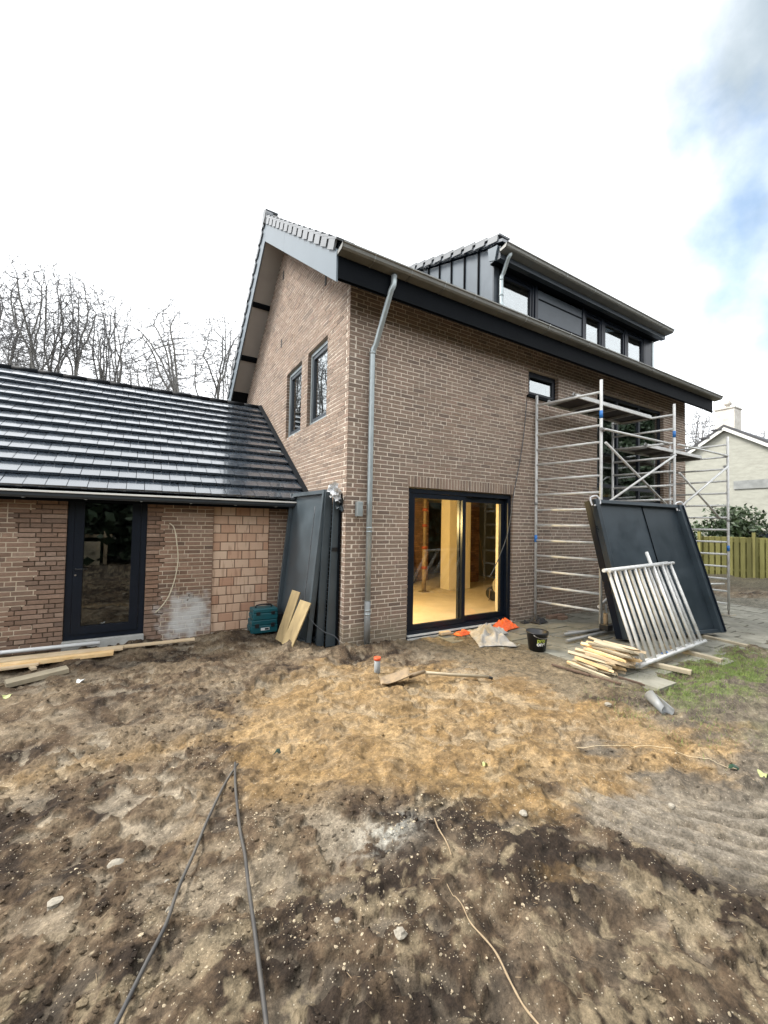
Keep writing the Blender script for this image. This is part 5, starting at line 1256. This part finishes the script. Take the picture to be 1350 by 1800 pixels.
# stones, leaves
def stone(x_, y_, r_, label, m='stone_pale', seed=1, flat=.65):
    rr = random.Random(seed); import bmesh
    bm = bmesh.new(); bmesh.ops.create_icosphere(bm, subdivisions=2, radius=r_)
    ph = [rr.uniform(0, 6) for _ in range(6)]
    for v in bm.verts:
        d = v.co.normalized(); k = 1+.16*math.sin(3*d.x+ph[0])+.14*math.sin(4*d.y+ph[1])+.12*math.sin(5*d.z+ph[2]); v.co = Vector((d.x*1.25, d.y*.9, d.z*flat))*r_*k
    me = bpy.data.meshes.new('stone'); bm.to_mesh(me); bm.free(); me.materials.append(MATS[m]); o = bpy.data.objects.new('stone', me); C.objects.link(o)
    o.location = (x_, y_, gz(x_, y_)+r_*flat*.35); o.rotation_euler = (0, 0, rr.uniform(0, 6)); return tag(o, label, 'stone', 'pale stones on the soil')
for k, (px, py, r_, lab) in enumerate(((641, 1713, .021, 'white oval stone near the bottom middle of the soil'), (703, 1674, .024, 'yellowish round stone right of the white oval stone'), (98, 1587, .026, 'flat whitish stone at the lower left edge of the soil'), (205, 1502, .030, 'jagged pale stone on the dark soil, left of the cables'), (294, 1537, .013, 'small white pebble between the jagged stone and the cables'), (920, 1441, .022, 'angular pale stone at the edge of the sand'), (594, 1626, .014, 'small white stone between cable and lime patch'), (295, 1599, .011, 'tiny white pebble touching the left cable'), (1068, 1244, .030, 'grey brick chip on the mud left of the pipe piece'), (1180, 1418, .018, 'pale chip between the tyre marks'))):
    d = ray(px, py); t_ = (-.04-CAM.z)/d.z; p = CAM+d*t_; stone(p.x, p.y, r_, lab, seed=k+3)
def leaf(px, py, size, m, label, seed):
    rr = random.Random(seed); d = ray(px, py); t_ = (-.03-CAM.z)/d.z; p = CAM+d*t_; p.z = gz(p.x, p.y)+.012; mb = MB(); n = 10; a0 = rr.uniform(0, 6)
    pts = []
    for j in range(n):
        a = 2*math.pi*j/n; r_ = size*(.55+.45*abs(math.cos(1.5*a))); pts.append(p+Vector((r_*math.cos(a+a0), r_*math.sin(a+a0)*.8, .018*math.sin(2*a+a0)+rr.uniform(0, .01))))
    cc = p+Vector((0, 0, .012)); base = len(mb.v); mb.v = [tuple(cc)]+[tuple(q) for q in pts]; mb.f = [(0, 1+j, 1+(j+1) % n) for j in range(n)]
    single('fallen_leaf', mb, m, label, 'leaf', 'leaves on the ground')
leaf(487, 1319, .04, 'leaf_dark', 'dark green leaf on the sand left of the middle', 1); leaf(1290, 1358, .042, 'leaf_dark', 'dark green leaf at the end of the pale string', 2)
leaf(1342, 1365, .045, 'leaf_pale', 'pale green leaf at the right edge on the mud', 3); leaf(852, 1347, .025, 'leaf_pale', 'small pale leaf on the sand right of the middle', 4); leaf(142, 1196, .045, 'label_white', 'white paper scrap on the soil below the planks', 5); leaf(12, 1226, .05, 'leaf_pale', 'yellow-green leaf at the left edge below the short board', 6)

# things in the lit room
pr = thing('steel_prop', 'brown telescopic prop with orange clamps behind the left door pane', 'prop', (3.55, 3.0, .045))
q0 = on(745, 1040, 2, .05); X0, Y0 = q0.x, q0.y
pr.location = (X0, Y0, .045)
mk('tube', MB().tube([(X0, Y0, .06), (X0, Y0, 1.2)], .055, 10), 'rusty_steel', pr, pr, smooth=True)
mk('inner_tube', MB().tube([(X0, Y0, 1.2), (X0, Y0, 2.48)], .042, 10), 'rusty_steel', pr, pr, smooth=True)
for z in (.65, 1.15, 1.7, 2.1):
    mk('clamp', MB().tube([(X0, Y0, z-.035), (X0, Y0, z+.035)], .07, 10), 'orange_dim', pr, pr, smooth=True)
mk('base_plate', MB().box(X0-.1, X0+.1, Y0-.1, Y0+.1, .046, .06), 'rusty_steel', pr, pr)
q0 = on(868, 1040, 2, .25); X0, Y0 = q0.x, q0.y
sp = thing('cable_reel', 'cable reel with coiled pale rope on the floor behind the right door pane', 'reel', (X0, Y0, .05))
mk('drum', MB().lathe([(.001, -.07), (.16, -.07), (.16, -.055), (.07, -.05), (.07, .05), (.16, .055), (.16, .07), (.001, .07)], (X0, Y0, .22), 20, (1, .5, 0)), 'black_plastic', sp, sp)
for k in range(5):
    mk('rope_loop', MB().tube([(X0+(.03+.02*k)*math.cos(a)+.0, Y0-.12+.01*k, .32+.15*math.sin(a)+.02*k) for a in [2*math.pi*j/16 for j in range(17)]], .010, 6), 'cable_cream', sp, sp, smooth=True)
mk('stand', MB().tube([(X0-.15, Y0, .06), (X0-.12, Y0, .30), (X0+.1, Y0, .32), (X0+.15, Y0, .06)], .012, 6), 'rusty_steel', sp, sp)
q0 = on(852, 1020, 2, .05)
single('broom', MB().tube([(q0.x, q0.y, .06), (q0.x-.12, q0.y+.15, 1.5)], .014, 8), 'handle_wood', 'broom stick leaning on the inner brick pier behind the right door pane', 'broom', smooth=True)
single('black_sheet', MB().hexa([(3.95, 4.35, .06), (4.3, 4.3, .06), (4.3, 4.55, .06), (3.95, 4.6, .06), (4.0, 4.45, 1.5), (4.15, 4.42, 1.35), (4.2, 4.6, 1.3), (4.0, 4.62, 1.5)]), 'black_cloth', 'dark covered heap in front of the inner brick wall', 'heap', bevel=.05)

# ------------------------------------------------------------------ neighbour house, fence, bushes
nb_ = thing('neighbour_house', 'white painted brick house with grey roof and chimney beyond the fence', 'house', (26, 3.3, -.2))
gx0 = 22.1; ay_, az_ = 3.34, 6.75; sl_ = .66
gw = lambda y: az_-sl_*abs(y-ay_)
mk('wall', MB().prism([(-1.2, -.4), (7.9, -.4), (7.9, gw(7.9)), (ay_, az_), (-1.2, gw(-1.2))], gx0, gx0+9, ft), 'white_brick', nb_, nb_)
for sg in (1, -1):
    ye = ay_+sg*5.0
    mk('roof', MB().prism([(ay_, az_+.06), (ye, gw(ye)+.06), (ye, gw(ye)+.17), (ay_, az_+.17)], gx0-.22, gx0+9.2, ft), 'roof_far', nb_, nb_)
    mk('verge_trim', MB().prism([(ay_, az_-.12), (ye, gw(ye)-.12), (ye, gw(ye)+.055), (ay_, az_+.055)], gx0-.20, gx0-.12, ft), 'white_trim', nb_, nb_)
for j in range(9):
    yy = ay_+.3+j*.5; mk('verge_tile', MB().box(gx0-.26, gx0-.05, yy-.22, yy+.2, gw(yy)+.13, gw(yy)+.19, Matrix.Identity(4)), 'roof_far', nb_, nb_)
ch = mk('chimney', MB().box(23.0, 23.85, 3.28, 4.10, 6.5, 7.93), 'chimney_stone', nb_, nb_)
mk('chimney_cap', MB().box(22.96, 23.89, 3.24, 4.14, 7.932, 8.0), 'chimney_stone', ch, nb_)
mk('chimney_pot', MB().lathe([(.11, 0), (.10, .18), (.17, .22), (.17, .26), (.09, .42), (.02, .5), (.001, .5)], (23.4, 3.68, 8.0), 12), 'chimney_stone', ch, nb_, smooth=True)
mk('wall_panel', MB().box(gx0-.05, gx0-.002, -1.0, 3.02, 3.72, 4.12), 'zinc', nb_, nb_)
wq = mk('window', MB().box(gx0-.03, gx0-.002, 5.1, 6.3, 3.1, 3.9), 'anthracite', nb_, nb_); mk('sill', MB().box(gx0-.06, gx0-.004, 5.05, 6.35, 3.0, 3.08), 'white_trim', wq, nb_)
wq = mk('window', MB().box(gx0-.03, gx0-.002, 1.6, 2.25, .6, 1.75), 'anthracite', nb_, nb_); mk('frame', MB().box(gx0-.04, gx0-.031, 2.22, 2.3, .55, 1.8), 'white_trim', wq, nb_)
nb2 = thing('distant_house', 'dark flat-pitched roof of a house right of the white one', 'house', (40, 5, -.2))
mk('wall', MB().box(38.6, 46, 1, 6.2, -.4, 8.0), 'brick_many', nb2, nb2); mk('roof', MB().prism([(.5, 8.0), (6.6, 8.0), (6.0, 9.3), (1.0, 9.3)], 38, 47, ft), 'roof_far', nb2, nb2)
# fence
F0, F1 = Vector((17.2, 2.54, -.15)), Vector((24.0, -4.6, -.2)); fd = (F1-F0); fl = fd.length; fd.normalize(); fn = Vector((-fd.y, fd.x, 0))
if fn.dot(CAM-F0) < 0: fn = -fn
fence = thing('wooden_fence', 'yellow-green weathered board fence in front of the white house', 'fence', tuple(F0))
for z in (.3, .85, 1.45):
    mk('rail', MB().bar(F0+Vector((0, 0, z)), F0+fd*6.4+Vector((0, 0, z)), .03, .08), 'fence_wood', fence, fence)
s_ = 0.; k = 0
while s_ < 6.3:
    off = fn*(.035 if k % 2 == 0 else -.035); p = F0+fd*s_+off; w_ = .145
    mk('board', MB().hexa([p-fd*w_/2-fn*.009, p+fd*w_/2-fn*.009, p+fd*w_/2+fn*.009, p-fd*w_/2+fn*.009]+[q+Vector((0, 0, 1.62+random.uniform(-.012, .012))) for q in (p-fd*w_/2-fn*.009, p+fd*w_/2-fn*.009, p+fd*w_/2+fn*.009, p-fd*w_/2+fn*.009)]), 'fence_wood', fence, fence)
    s_ += .105; k += 1
for s_ in (0.0, 1.85, 3.7, 5.55):
    p = F0+fd*s_+fn*.02; mk('post', MB().box(p.x-.05, p.x+.05, p.y-.05, p.y+.05, -.2, 1.66), 'fence_wood', fence, fence)

def leaves(n, ctr, rad, size, seed, lump=.35, shape=None):
    g_ = np.random.default_rng(seed); d = g_.normal(size=(n, 3)); d /= np.linalg.norm(d, axis=1)[:, None]
    th_ = np.arctan2(d[:, 1], d[:, 0]); ph_ = d[:, 2]
    lum = 1+lump*(np.sin(3*th_+seed)+np.sin(5*ph_*2+seed*1.7)+np.sin(4*th_+6*ph_+seed))/3
    r_ = (g_.random(n)**.45)*lum; P_ = np.array(ctr)+d*r_[:, None]*np.array(rad)
    a = g_.normal(size=(n, 3)); a /= np.linalg.norm(a, axis=1)[:, None]; b_ = np.cross(a, g_.normal(size=(n, 3))); b_ /= np.linalg.norm(b_, axis=1)[:, None]
    s = size*(.6+.8*g_.random(n))[:, None]
    V_ = np.stack([P_-a*s, P_+b_*s*.45, P_+a*s, P_-b_*s*.45], 1).reshape(-1, 3); return V_, np.arange(n*4).reshape(-1, 4)
def bush(name, ctr, rad, n, size, seed, label, cat, m='foliage', zbase=-.2):
    o = thing(name, label, cat, (ctr[0], ctr[1], zbase)); V_, F_ = leaves(n, ctr, rad, size, seed); np_mesh('foliage', V_, F_, m, o, o)
    mb = MB(); rr = random.Random(seed)
    for k in range(7):
        a = rr.uniform(0, 6.28); mb.tube([(ctr[0], ctr[1], zbase), (ctr[0]+rad[0]*.3*math.cos(a), ctr[1]+rad[1]*.3*math.sin(a), ctr[2]-rad[2]*.3), (ctr[0]+rad[0]*.7*math.cos(a), ctr[1]+rad[1]*.7*math.sin(a), ctr[2]+rad[2]*.4)], [.03, .02, .008], 5)
    mk('stem', mb, 'bark', o, o); return o
bush('evergreen_bush', (19.4, 2.15, 1.75), (1.15, 1.15, 1.1), 2600, .10, 4, 'round dark green bush between the fence and the white house', 'bush')
bush('evergreen_bush', (18.0, 3.2, 1.2), (.75, .75, 1.0), 900, .09, 9, 'smaller loose bush left of the round dark bush', 'bush')

# ------------------------------------------------------------------ bare trees
def bare_tree(px, x0, x1, yt, yb, dist, stems, seed, label, n_attr=900, group='bare trees behind the annex', open_=.0, limbs=6):
    """grown by space colonisation: branches reach for points spread through the crown"""
    g_ = np.random.default_rng(seed); d = ray(px, 760); P0 = CAM+d*dist; base = np.array([P0.x, P0.y, -.2])
    zt = CAM.z+ray(px, yt).z*dist; zb = CAM.z+ray(px, yb).z*dist; rx = (x1-x0)/2*dist/FPX*1.05; zc = (zt+zb)/2; rz = (zt-zb)/2
    off = ((x0+x1)/2-px)*dist/FPX; ctr = np.array([P0.x+rt0.x*off, P0.y+rt0.y*off, zc])
    n_attr = int(n_attr*1.45)
    q = g_.normal(size=(n_attr*2, 3)); q /= np.linalg.norm(q, axis=1)[:, None]; q *= (g_.random(n_attr*2)**.36)[:, None]
    lum = 1+.16*np.sin(4*np.arctan2(q[:, 1], q[:, 0])+seed)+.12*np.sin(7*q[:, 2]+seed*2); q *= lum[:, None]
    if open_:
        q = q[vn(q[:, 0]*2.2+seed, q[:, 2]*2.2+q[:, 1], seed) > open_]
    q = q[:n_attr]; A = ctr+q*np.array([rx, rx*.9, rz*1.05])
    nodes = []; par = []
    for s_ in range(stems):
        an = 6.28*s_/stems+seed; sp = np.array([math.cos(an), math.sin(an), 0])*(.12 if stems > 1 else 0); p = base+sp*2; par.append(-1); nodes.append(p)
        z_lo = zb-.3*rz*(0 if stems == 1 else 1); k_ = int((z_lo-base[2])/.5); drift = np.array([g_.normal(0, .015), g_.normal(0, .015), 0])+(sp*.35 if stems > 1 else 0)+np.array([(ctr[0]-base[0]), (ctr[1]-base[1]), 0])*.3/max(k_, 1)
        for i in range(k_):
            p = p+np.array([0, 0, .5])+drift*(i/k_)+g_.normal(0, .015, 3); par.append(len(nodes)-1); nodes.append(p)
    tops = [i for i in range(len(nodes)) if i == len(nodes)-1 or par[i+1] == -1]
    for ti_ in tops:
        for l_ in range(limbs if stems == 1 else max(2, limbs//2)):
            for _ in range(30):
                dq = g_.normal(size=3); dq[2] = abs(dq[2])*1.1+.25; dq /= np.linalg.norm(dq); tgt = ctr+dq*np.array([rx, rx*.9, rz])*.8
                if stems == 1 or (tgt-ctr)[:2] @ (nodes[ti_]-ctr)[:2] > -.2*rx*rx: break
            p = nodes[ti_-g_.integers(0, 2)]; pi = ti_; dirn = np.array([0, 0, 1.])*.8; L0 = np.linalg.norm(tgt-p); k_ = max(3, int(L0/.3))
            for i in range(k_):
                to = tgt-p; to /= np.linalg.norm(to)+1e-9; dirn = dirn*.78+to*.3+g_.normal(0, .10, 3); dirn /= np.linalg.norm(dirn); p = p+dirn*.3; par.append(pi); pi = len(nodes); nodes.append(p)
                if np.linalg.norm(tgt-p) < .3: break
    N_ = np.array(nodes); D = np.linalg.norm(A[:, None]-N_[None], axis=2); near = D.argmin(1); nd = D.min(1); alive = np.ones(len(A), bool); step = .26; kill = .30
    for it in range(150):
        idx = np.where(alive)[0]
        if not len(idx): break
        infl = idx[nd[idx] < 1.6]
        if not len(infl): break
        v = A[infl]-N_[near[infl]]; v /= np.linalg.norm(v, axis=1)[:, None]+1e-9
        un, inv = np.unique(near[infl], return_inverse=True); acc = np.zeros((len(un), 3)); np.add.at(acc, inv, v); acc += np.array([0, 0, .18])+g_.normal(0, .28, acc.shape); acc /= np.linalg.norm(acc, axis=1)[:, None]+1e-9
        new = N_[un]+acc*step; n0 = len(N_); par += list(un); N_ = np.vstack([N_, new])
        Dn = np.linalg.norm(A[idx][:, None]-new[None], axis=2); j = Dn.argmin(1); dm = Dn.min(1); up_ = dm < nd[idx]; near[idx[up_]] = n0+j[up_]; nd[idx[up_]] = dm[up_]; alive[idx[nd[idx] < kill]] = False
        if len(N_) > 9000: break
    par = np.array(par); n = len(N_); kids = np.zeros(n, int); np.add.at(kids, par[par >= 0], 1)
    # fine end twigs
    tips = np.where(kids <= 1)[0]; tips = tips[N_[tips, 2] > zb]; ex_ = []; ep = []
    for t_ in tips:
        d0_ = N_[t_]-N_[par[t_]]; d0_ /= np.linalg.norm(d0_)+1e-9
        for k_ in range(5 if kids[t_] == 0 else 2):
            dd = d0_+g_.normal(0, .55, 3)+np.array([0, 0, .15]); dd /= np.linalg.norm(dd); l_ = g_.uniform(.18, .42); m_ = N_[t_]+dd*l_*.5; dd2 = dd+g_.normal(0, .25, 3); ex_ += [m_, m_+dd2*l_*.5]; ep += [t_, n+len(ex_)-2]
    Nn = np.vstack([N_, np.array(ex_)]); pp2 = np.concatenate([par, np.array(ep, int)]); m2 = len(Nn); r2 = np.full(m2, .0042**2.2)
    acc = np.zeros(m2)
    order = np.arange(m2)[::-1]; kid2 = np.zeros(m2, int); np.add.at(kid2, pp2[pp2 >= 0], 1)
    for i in order:
        v_ = acc[i] if kid2[i] else .0072**2.75
        acc[i] = v_
        if pp2[i] >= 0: acc[pp2[i]] += v_
    rad = np.minimum(acc**(1/2.75), .17)*1.0
    ed = np.where(pp2 >= 0)[0]; a_ = Nn[pp2[ed]]; b_ = Nn[ed]; ra = np.minimum(rad[pp2[ed]], rad[ed]*1.5); rb = rad[ed]
    def tubes(sel, k_):
        a1, b1 = a_[sel], b_[sel]; dd = b1-a1; dd /= np.linalg.norm(dd, axis=1)[:, None]+1e-9; u_ = np.cross(dd, np.array([.31, .77, .12])); u_ /= np.linalg.norm(u_, axis=1)[:, None]+1e-9; w_ = np.cross(dd, u_); V_ = []
        for pnt, r_ in ((a1, ra[sel]), (b1, rb[sel])):
            for j in range(k_): an = 2*math.pi*j/k_; V_.append(pnt+(u_*math.cos(an)+w_*math.sin(an))*r_[:, None])
        V_ = np.stack(V_, 1).reshape(-1, 3); m_ = len(a1); f_ = np.array([(j, (j+1) % k_, k_+(j+1) % k_, k_+j) for j in range(k_)]); return V_, (np.arange(m_)[:, None, None]*2*k_+f_[None]).reshape(-1, 4)
    o = thing('bare_tree', label, 'tree', tuple(base), group)
    V_, F_ = tubes(rb > .03, 7); np_mesh('trunk', V_, F_, 'bark', o, o, smooth=True); V_, F_ = tubes(rb <= .03, 3); np_mesh('crown', V_, F_, 'twig', o, o); return o
bare_tree(-20, -75, 50, 476, 690, 24, 2, 2, 'bare tree cut by the left picture edge behind the annex roof', 900)
bare_tree(68, 4, 126, 462, 668, 24, 4, 5, 'tall bare many-stemmed tree above the left of the annex roof', 1100)
bare_tree(127, 88, 172, 488, 655, 25, 1, 8, 'bare tree with one straight stem, third from the left', 750)
bare_tree(190, 142, 226, 514, 690, 26, 5, 11, 'dense bare tree of several upright stems above the roof middle', 950)
bare_tree(312, 224, 358, 538, 705, 25, 1, 14, 'open spreading bare tree in the gap left of the gable', 700, open_=.38)
bare_tree(388, 338, 445, 560, 720, 28, 4, 17, 'bare tree half hidden behind the gable verge', 950)
bare_tree(255, 190, 330, 634, 730, 38, 3, 23, 'low distant bare tree between the dense and the spreading one', 650)
bare_tree(30, -30, 110, 560, 720, 36, 3, 27, 'second row bare tree behind the many-stemmed one at the left', 700)
bare_tree(1228, 1196, 1268, 712, 850, 29, 4, 31, 'bare tree in the gap between the house and the white neighbour house', 800, group='bare trees at the right')
bare_tree(1348, 1322, 1395, 738, 830, 44, 2, 33, 'distant bare tree at the right picture edge behind the dark roof', 500, group='bare trees at the right')

# evergreen screen behind the viewpoint (seen in the glass)
def conifer(x_, y_, h, r_, seed, label):
    o = thing('conifer', label, 'tree', (x_, y_, -.2), 'evergreens reflected in the glass'); g_ = np.random.default_rng(seed); n = 5200
    t_ = g_.random(n)**.8; rad = r_*(1-t_*.75)*(g_.random(n)**.4)*(1+.25*np.sin(9*t_*6)); a = g_.random(n)*6.283
    P_ = np.stack([x_+rad*np.cos(a), y_+rad*np.sin(a), .1+t_*h], 1); u_ = g_.normal(size=(n, 3)); u_ /= np.linalg.norm(u_, axis=1)[:, None]; w_ = np.cross(u_, g_.normal(size=(n, 3))); w_ /= np.linalg.norm(w_, axis=1)[:, None]; s = .24*(.6+.8*g_.random(n))[:, None]
    np_mesh('crown', np.stack([P_-u_*s, P_+w_*s*.6, P_+u_*s, P_-w_*s*.6], 1).reshape(-1, 3), np.arange(n*4).reshape(-1, 4), 'hedge_green', o, o)
    mk('trunk', MB().tube([(x_, y_, -.2), (x_, y_, h*.9)], [.16, .02], 7), 'bark', o, o)
rr = random.Random(3)
for k in range(20):
    x_ = -13+k*2.9; h_ = rr.uniform(6.4, 7.6) if x_ < 29 else rr.uniform(13.0, 15.0)
    conifer(x_+rr.uniform(-.5, .5), (-12.3 if x_ < 29 else -15.5)+rr.uniform(-.8, .8), h_, 2.3 if x_ < 29 else 2.8, k+60, ('first','second','third','fourth','fifth','sixth','seventh','eighth','ninth','tenth','eleventh','twelfth','thirteenth','fourteenth','fifteenth','sixteenth','seventeenth','eighteenth','nineteenth','twentieth')[k]+' dark evergreen from the left in the row mirrored in the glass')
# timber barrier seen mirrored in the annex door
br_ = thing('timber_barrier', 'rough timber barrier mirrored in the annex door glass', 'barrier', (-5.5, -10.5, -.1))
for x_ in (-7.0, -5.3, -3.6):
    mk('post', MB().box(x_-.06, x_+.06, -10.56, -10.44, -.1, 1.25), 'wood_pale', br_, br_)
mk('rail', MB().box(-7.2, -3.4, -10.62, -10.565, 1.0, 1.12), 'wood_pale', br_, br_)
mk('pallet', MB().box(-4.3, -3.75, -10.3, -10.2, -.05, .85), 'wood_weathered', br_, br_)

# ------------------------------------------------------------------ loose clods, pebbles, grass (uncountable)
ico = np.array([(0, 0, 1), (.894, 0, .447), (.276, .851, .447), (-.724, .526, .447), (-.724, -.526, .447), (.276, -.851, .447), (.724, .526, -.447), (-.276, .851, -.447), (-.894, 0, -.447), (-.276, -.851, -.447), (.724, -.526, -.447), (0, 0, -1)])
icf = np.array([(0, 1, 2), (0, 2, 3), (0, 3, 4), (0, 4, 5), (0, 5, 1), (1, 6, 2), (2, 7, 3), (3, 8, 4), (4, 9, 5), (5, 10, 1), (2, 6, 7), (3, 7, 8), (4, 8, 9), (5, 9, 10), (1, 10, 6), (11, 7, 6), (11, 8, 7), (11, 9, 8), (11, 10, 9), (11, 6, 10)])
def scatter(name, n, smin, smax, colfn, seed, label=None, region=(-3.8, 2.2, -4.7, 1.4), dens=None, flat=.7, powr=3.0, lift=.1):
    g_ = np.random.default_rng(seed); x_ = g_.uniform(region[0], region[1], n); y_ = g_.uniform(region[2], region[3], n)
    keep = np.ones(n, bool)
    if dens is not None: keep = g_.random(n) < dens(x_, y_)
    keep &= ~((y_ > -.02) & (x_ > -.02)); x_, y_ = x_[keep], y_[keep]; n = len(x_)
    s = smin+(smax-smin)*g_.random(n)**powr; z_ = terrain(x_, y_)
    V_ = ico[None]*(1+.45*(g_.random((n, 12, 1))-.5)); a = g_.random(n)*6.283; ca, sa = np.cos(a)[:, None], np.sin(a)[:, None]
    V_ = V_*np.stack([1+.5*g_.random(n), .7+.4*g_.random(n), flat*(.8+.4*g_.random(n))], 1)[:, None, :]*s[:, None, None]
    V_ = np.stack([V_[..., 0]*ca-V_[..., 1]*sa+x_[:, None], V_[..., 0]*sa+V_[..., 1]*ca+y_[:, None], V_[..., 2]+z_[:, None]+s[:, None]*lift], -1).reshape(-1, 3)
    F_ = (np.arange(n)[:, None, None]*12+icf[None]).reshape(-1, 3); col = colfn(x_, y_, g_)
    col = np.concatenate([np.clip(col, .01, .85), np.ones((n, 1))], 1)
    o = np_mesh(name, V_, F_, 'soil', attrs={'soil': ('FLOAT_COLOR', 'FACE', np.repeat(col, 20, 0))}, kind='stuff', smooth=False); return o
dist_w = lambda x_, y_: 1/(1+((np.hypot(x_+2.2, y_+4.6))/2.2)**2)
def sandm(x_, y_): return S(-.1, .2, polydist(x_, y_, SAND))
scatter('soil_clods', 60000, .003, .017, lambda x_, y_, g_: soil_colour(x_, y_)*(.65+.6*g_.random((len(x_), 1))), 5, dens=lambda x_, y_: dist_w(x_, y_)*(1-.75*sandm(x_, y_))*(1-.93*tread_mask(x_, y_))*(1-.9*patio_mask(x_, y_))*S(-.3, .5, fbm(x_, y_, 2.2, 3, 202)+.15), powr=4)
scatter('pebbles', 60000, .0016, .0085, lambda x_, y_, g_: np.array([.40, .33, .23])*(.55+.8*g_.random((len(x_), 1))), 6, region=(-3.6, 1.2, -4.6, -1.6), dens=lambda x_, y_: .7*np.clip(dist_w(x_, y_)*(1-.6*sandm(x_, y_))*S(.05, .5, fbm(x_, y_, 2.6, 3, 203))+.8*np.exp(-((x_+1.55+.25*(y_+3.5))/.42)**2-((y_+3.45)/.55)**2)*S(-.05, .4, fbm(x_, y_, 4.5, 3, 204)), 0, 1), powr=6, lift=-.05)
# straw and root bits
g_ = np.random.default_rng(19); n = 2200; x_ = g_.uniform(-3.6, 1.8, n); y_ = g_.uniform(-4.5, .6, n); kp = (g_.random(n) < .25+.75*dist_w(x_, y_)) & ~((y_ > -.05) & (x_ > -.05)); x_, y_ = x_[kp], y_[kp]; n = len(x_)
ln = .005+.017*g_.random(n)**3; a = g_.random(n)*6.283; dx, dy = np.cos(a)*ln, np.sin(a)*ln; z0_ = terrain(x_-dx, y_-dy); z1_ = terrain(x_+dx, y_+dy); w_ = .0005+.0006*g_.random(n); ox, oy_ = -np.sin(a)*w_, np.cos(a)*w_; up_z = .002+.004*g_.random(n)
V_ = np.stack([np.stack([x_-dx-ox, y_-dy-oy_, z0_+up_z], 1), np.stack([x_-dx+ox, y_-dy+oy_, z0_+up_z], 1), np.stack([x_+dx+ox, y_+dy+oy_, z1_+up_z], 1), np.stack([x_+dx-ox, y_+dy-oy_, z1_+up_z], 1), np.stack([x_-dx, y_-dy, z0_+up_z+w_*1.6], 1), np.stack([x_+dx, y_+dy, z1_+up_z+w_*1.6], 1)], 1).reshape(-1, 3)
F_ = (np.arange(n)[:, None, None]*6+np.array([(0, 1, 2, 3), (1, 0, 4, 4), (0, 3, 5, 4), (2, 1, 4, 5)])[None]); F_ = F_[:, [0, 2, 3]].reshape(-1, 4)
np_mesh('straw_bits', V_, F_, 'root', kind='stuff')
# grass tufts
g_ = np.random.default_rng(9); n = 60000; x_ = g_.uniform(1.2, 6.5, n); y_ = g_.uniform(-4.2, -2.3, n)
dn = np.exp(-(((x_-3.75)/1.0)**2+((y_+2.95)/.36)**2))*1.8+.35*np.exp(-(((x_-1.95)/.5)**2+((y_+3.05)/.3)**2))+.3*np.exp(-(((x_-1.6)/.4)**2+((y_+3.55)/.2)**2))
kp = g_.random(n) < dn*S(-.25, .35, fbm(x_, y_, 3, 3, 301)+.12); x_, y_ = x_[kp], y_[kp]; n = len(x_); z_ = terrain(x_, y_); h_ = .014+.045*g_.random(n)**2; a = g_.random(n)*6.283; w_ = .0022; ln = .5*h_
V_ = np.stack([np.stack([x_-w_*np.cos(a), y_-w_*np.sin(a), z_-.004], 1), np.stack([x_+w_*np.cos(a), y_+w_*np.sin(a), z_-.004], 1), np.stack([x_+ln*np.cos(a*3), y_+ln*np.sin(a*3), z_+h_], 1)], 1).reshape(-1, 3)
np_mesh('grass', V_, np.arange(n*3).reshape(-1, 3), 'grass_green', kind='stuff')
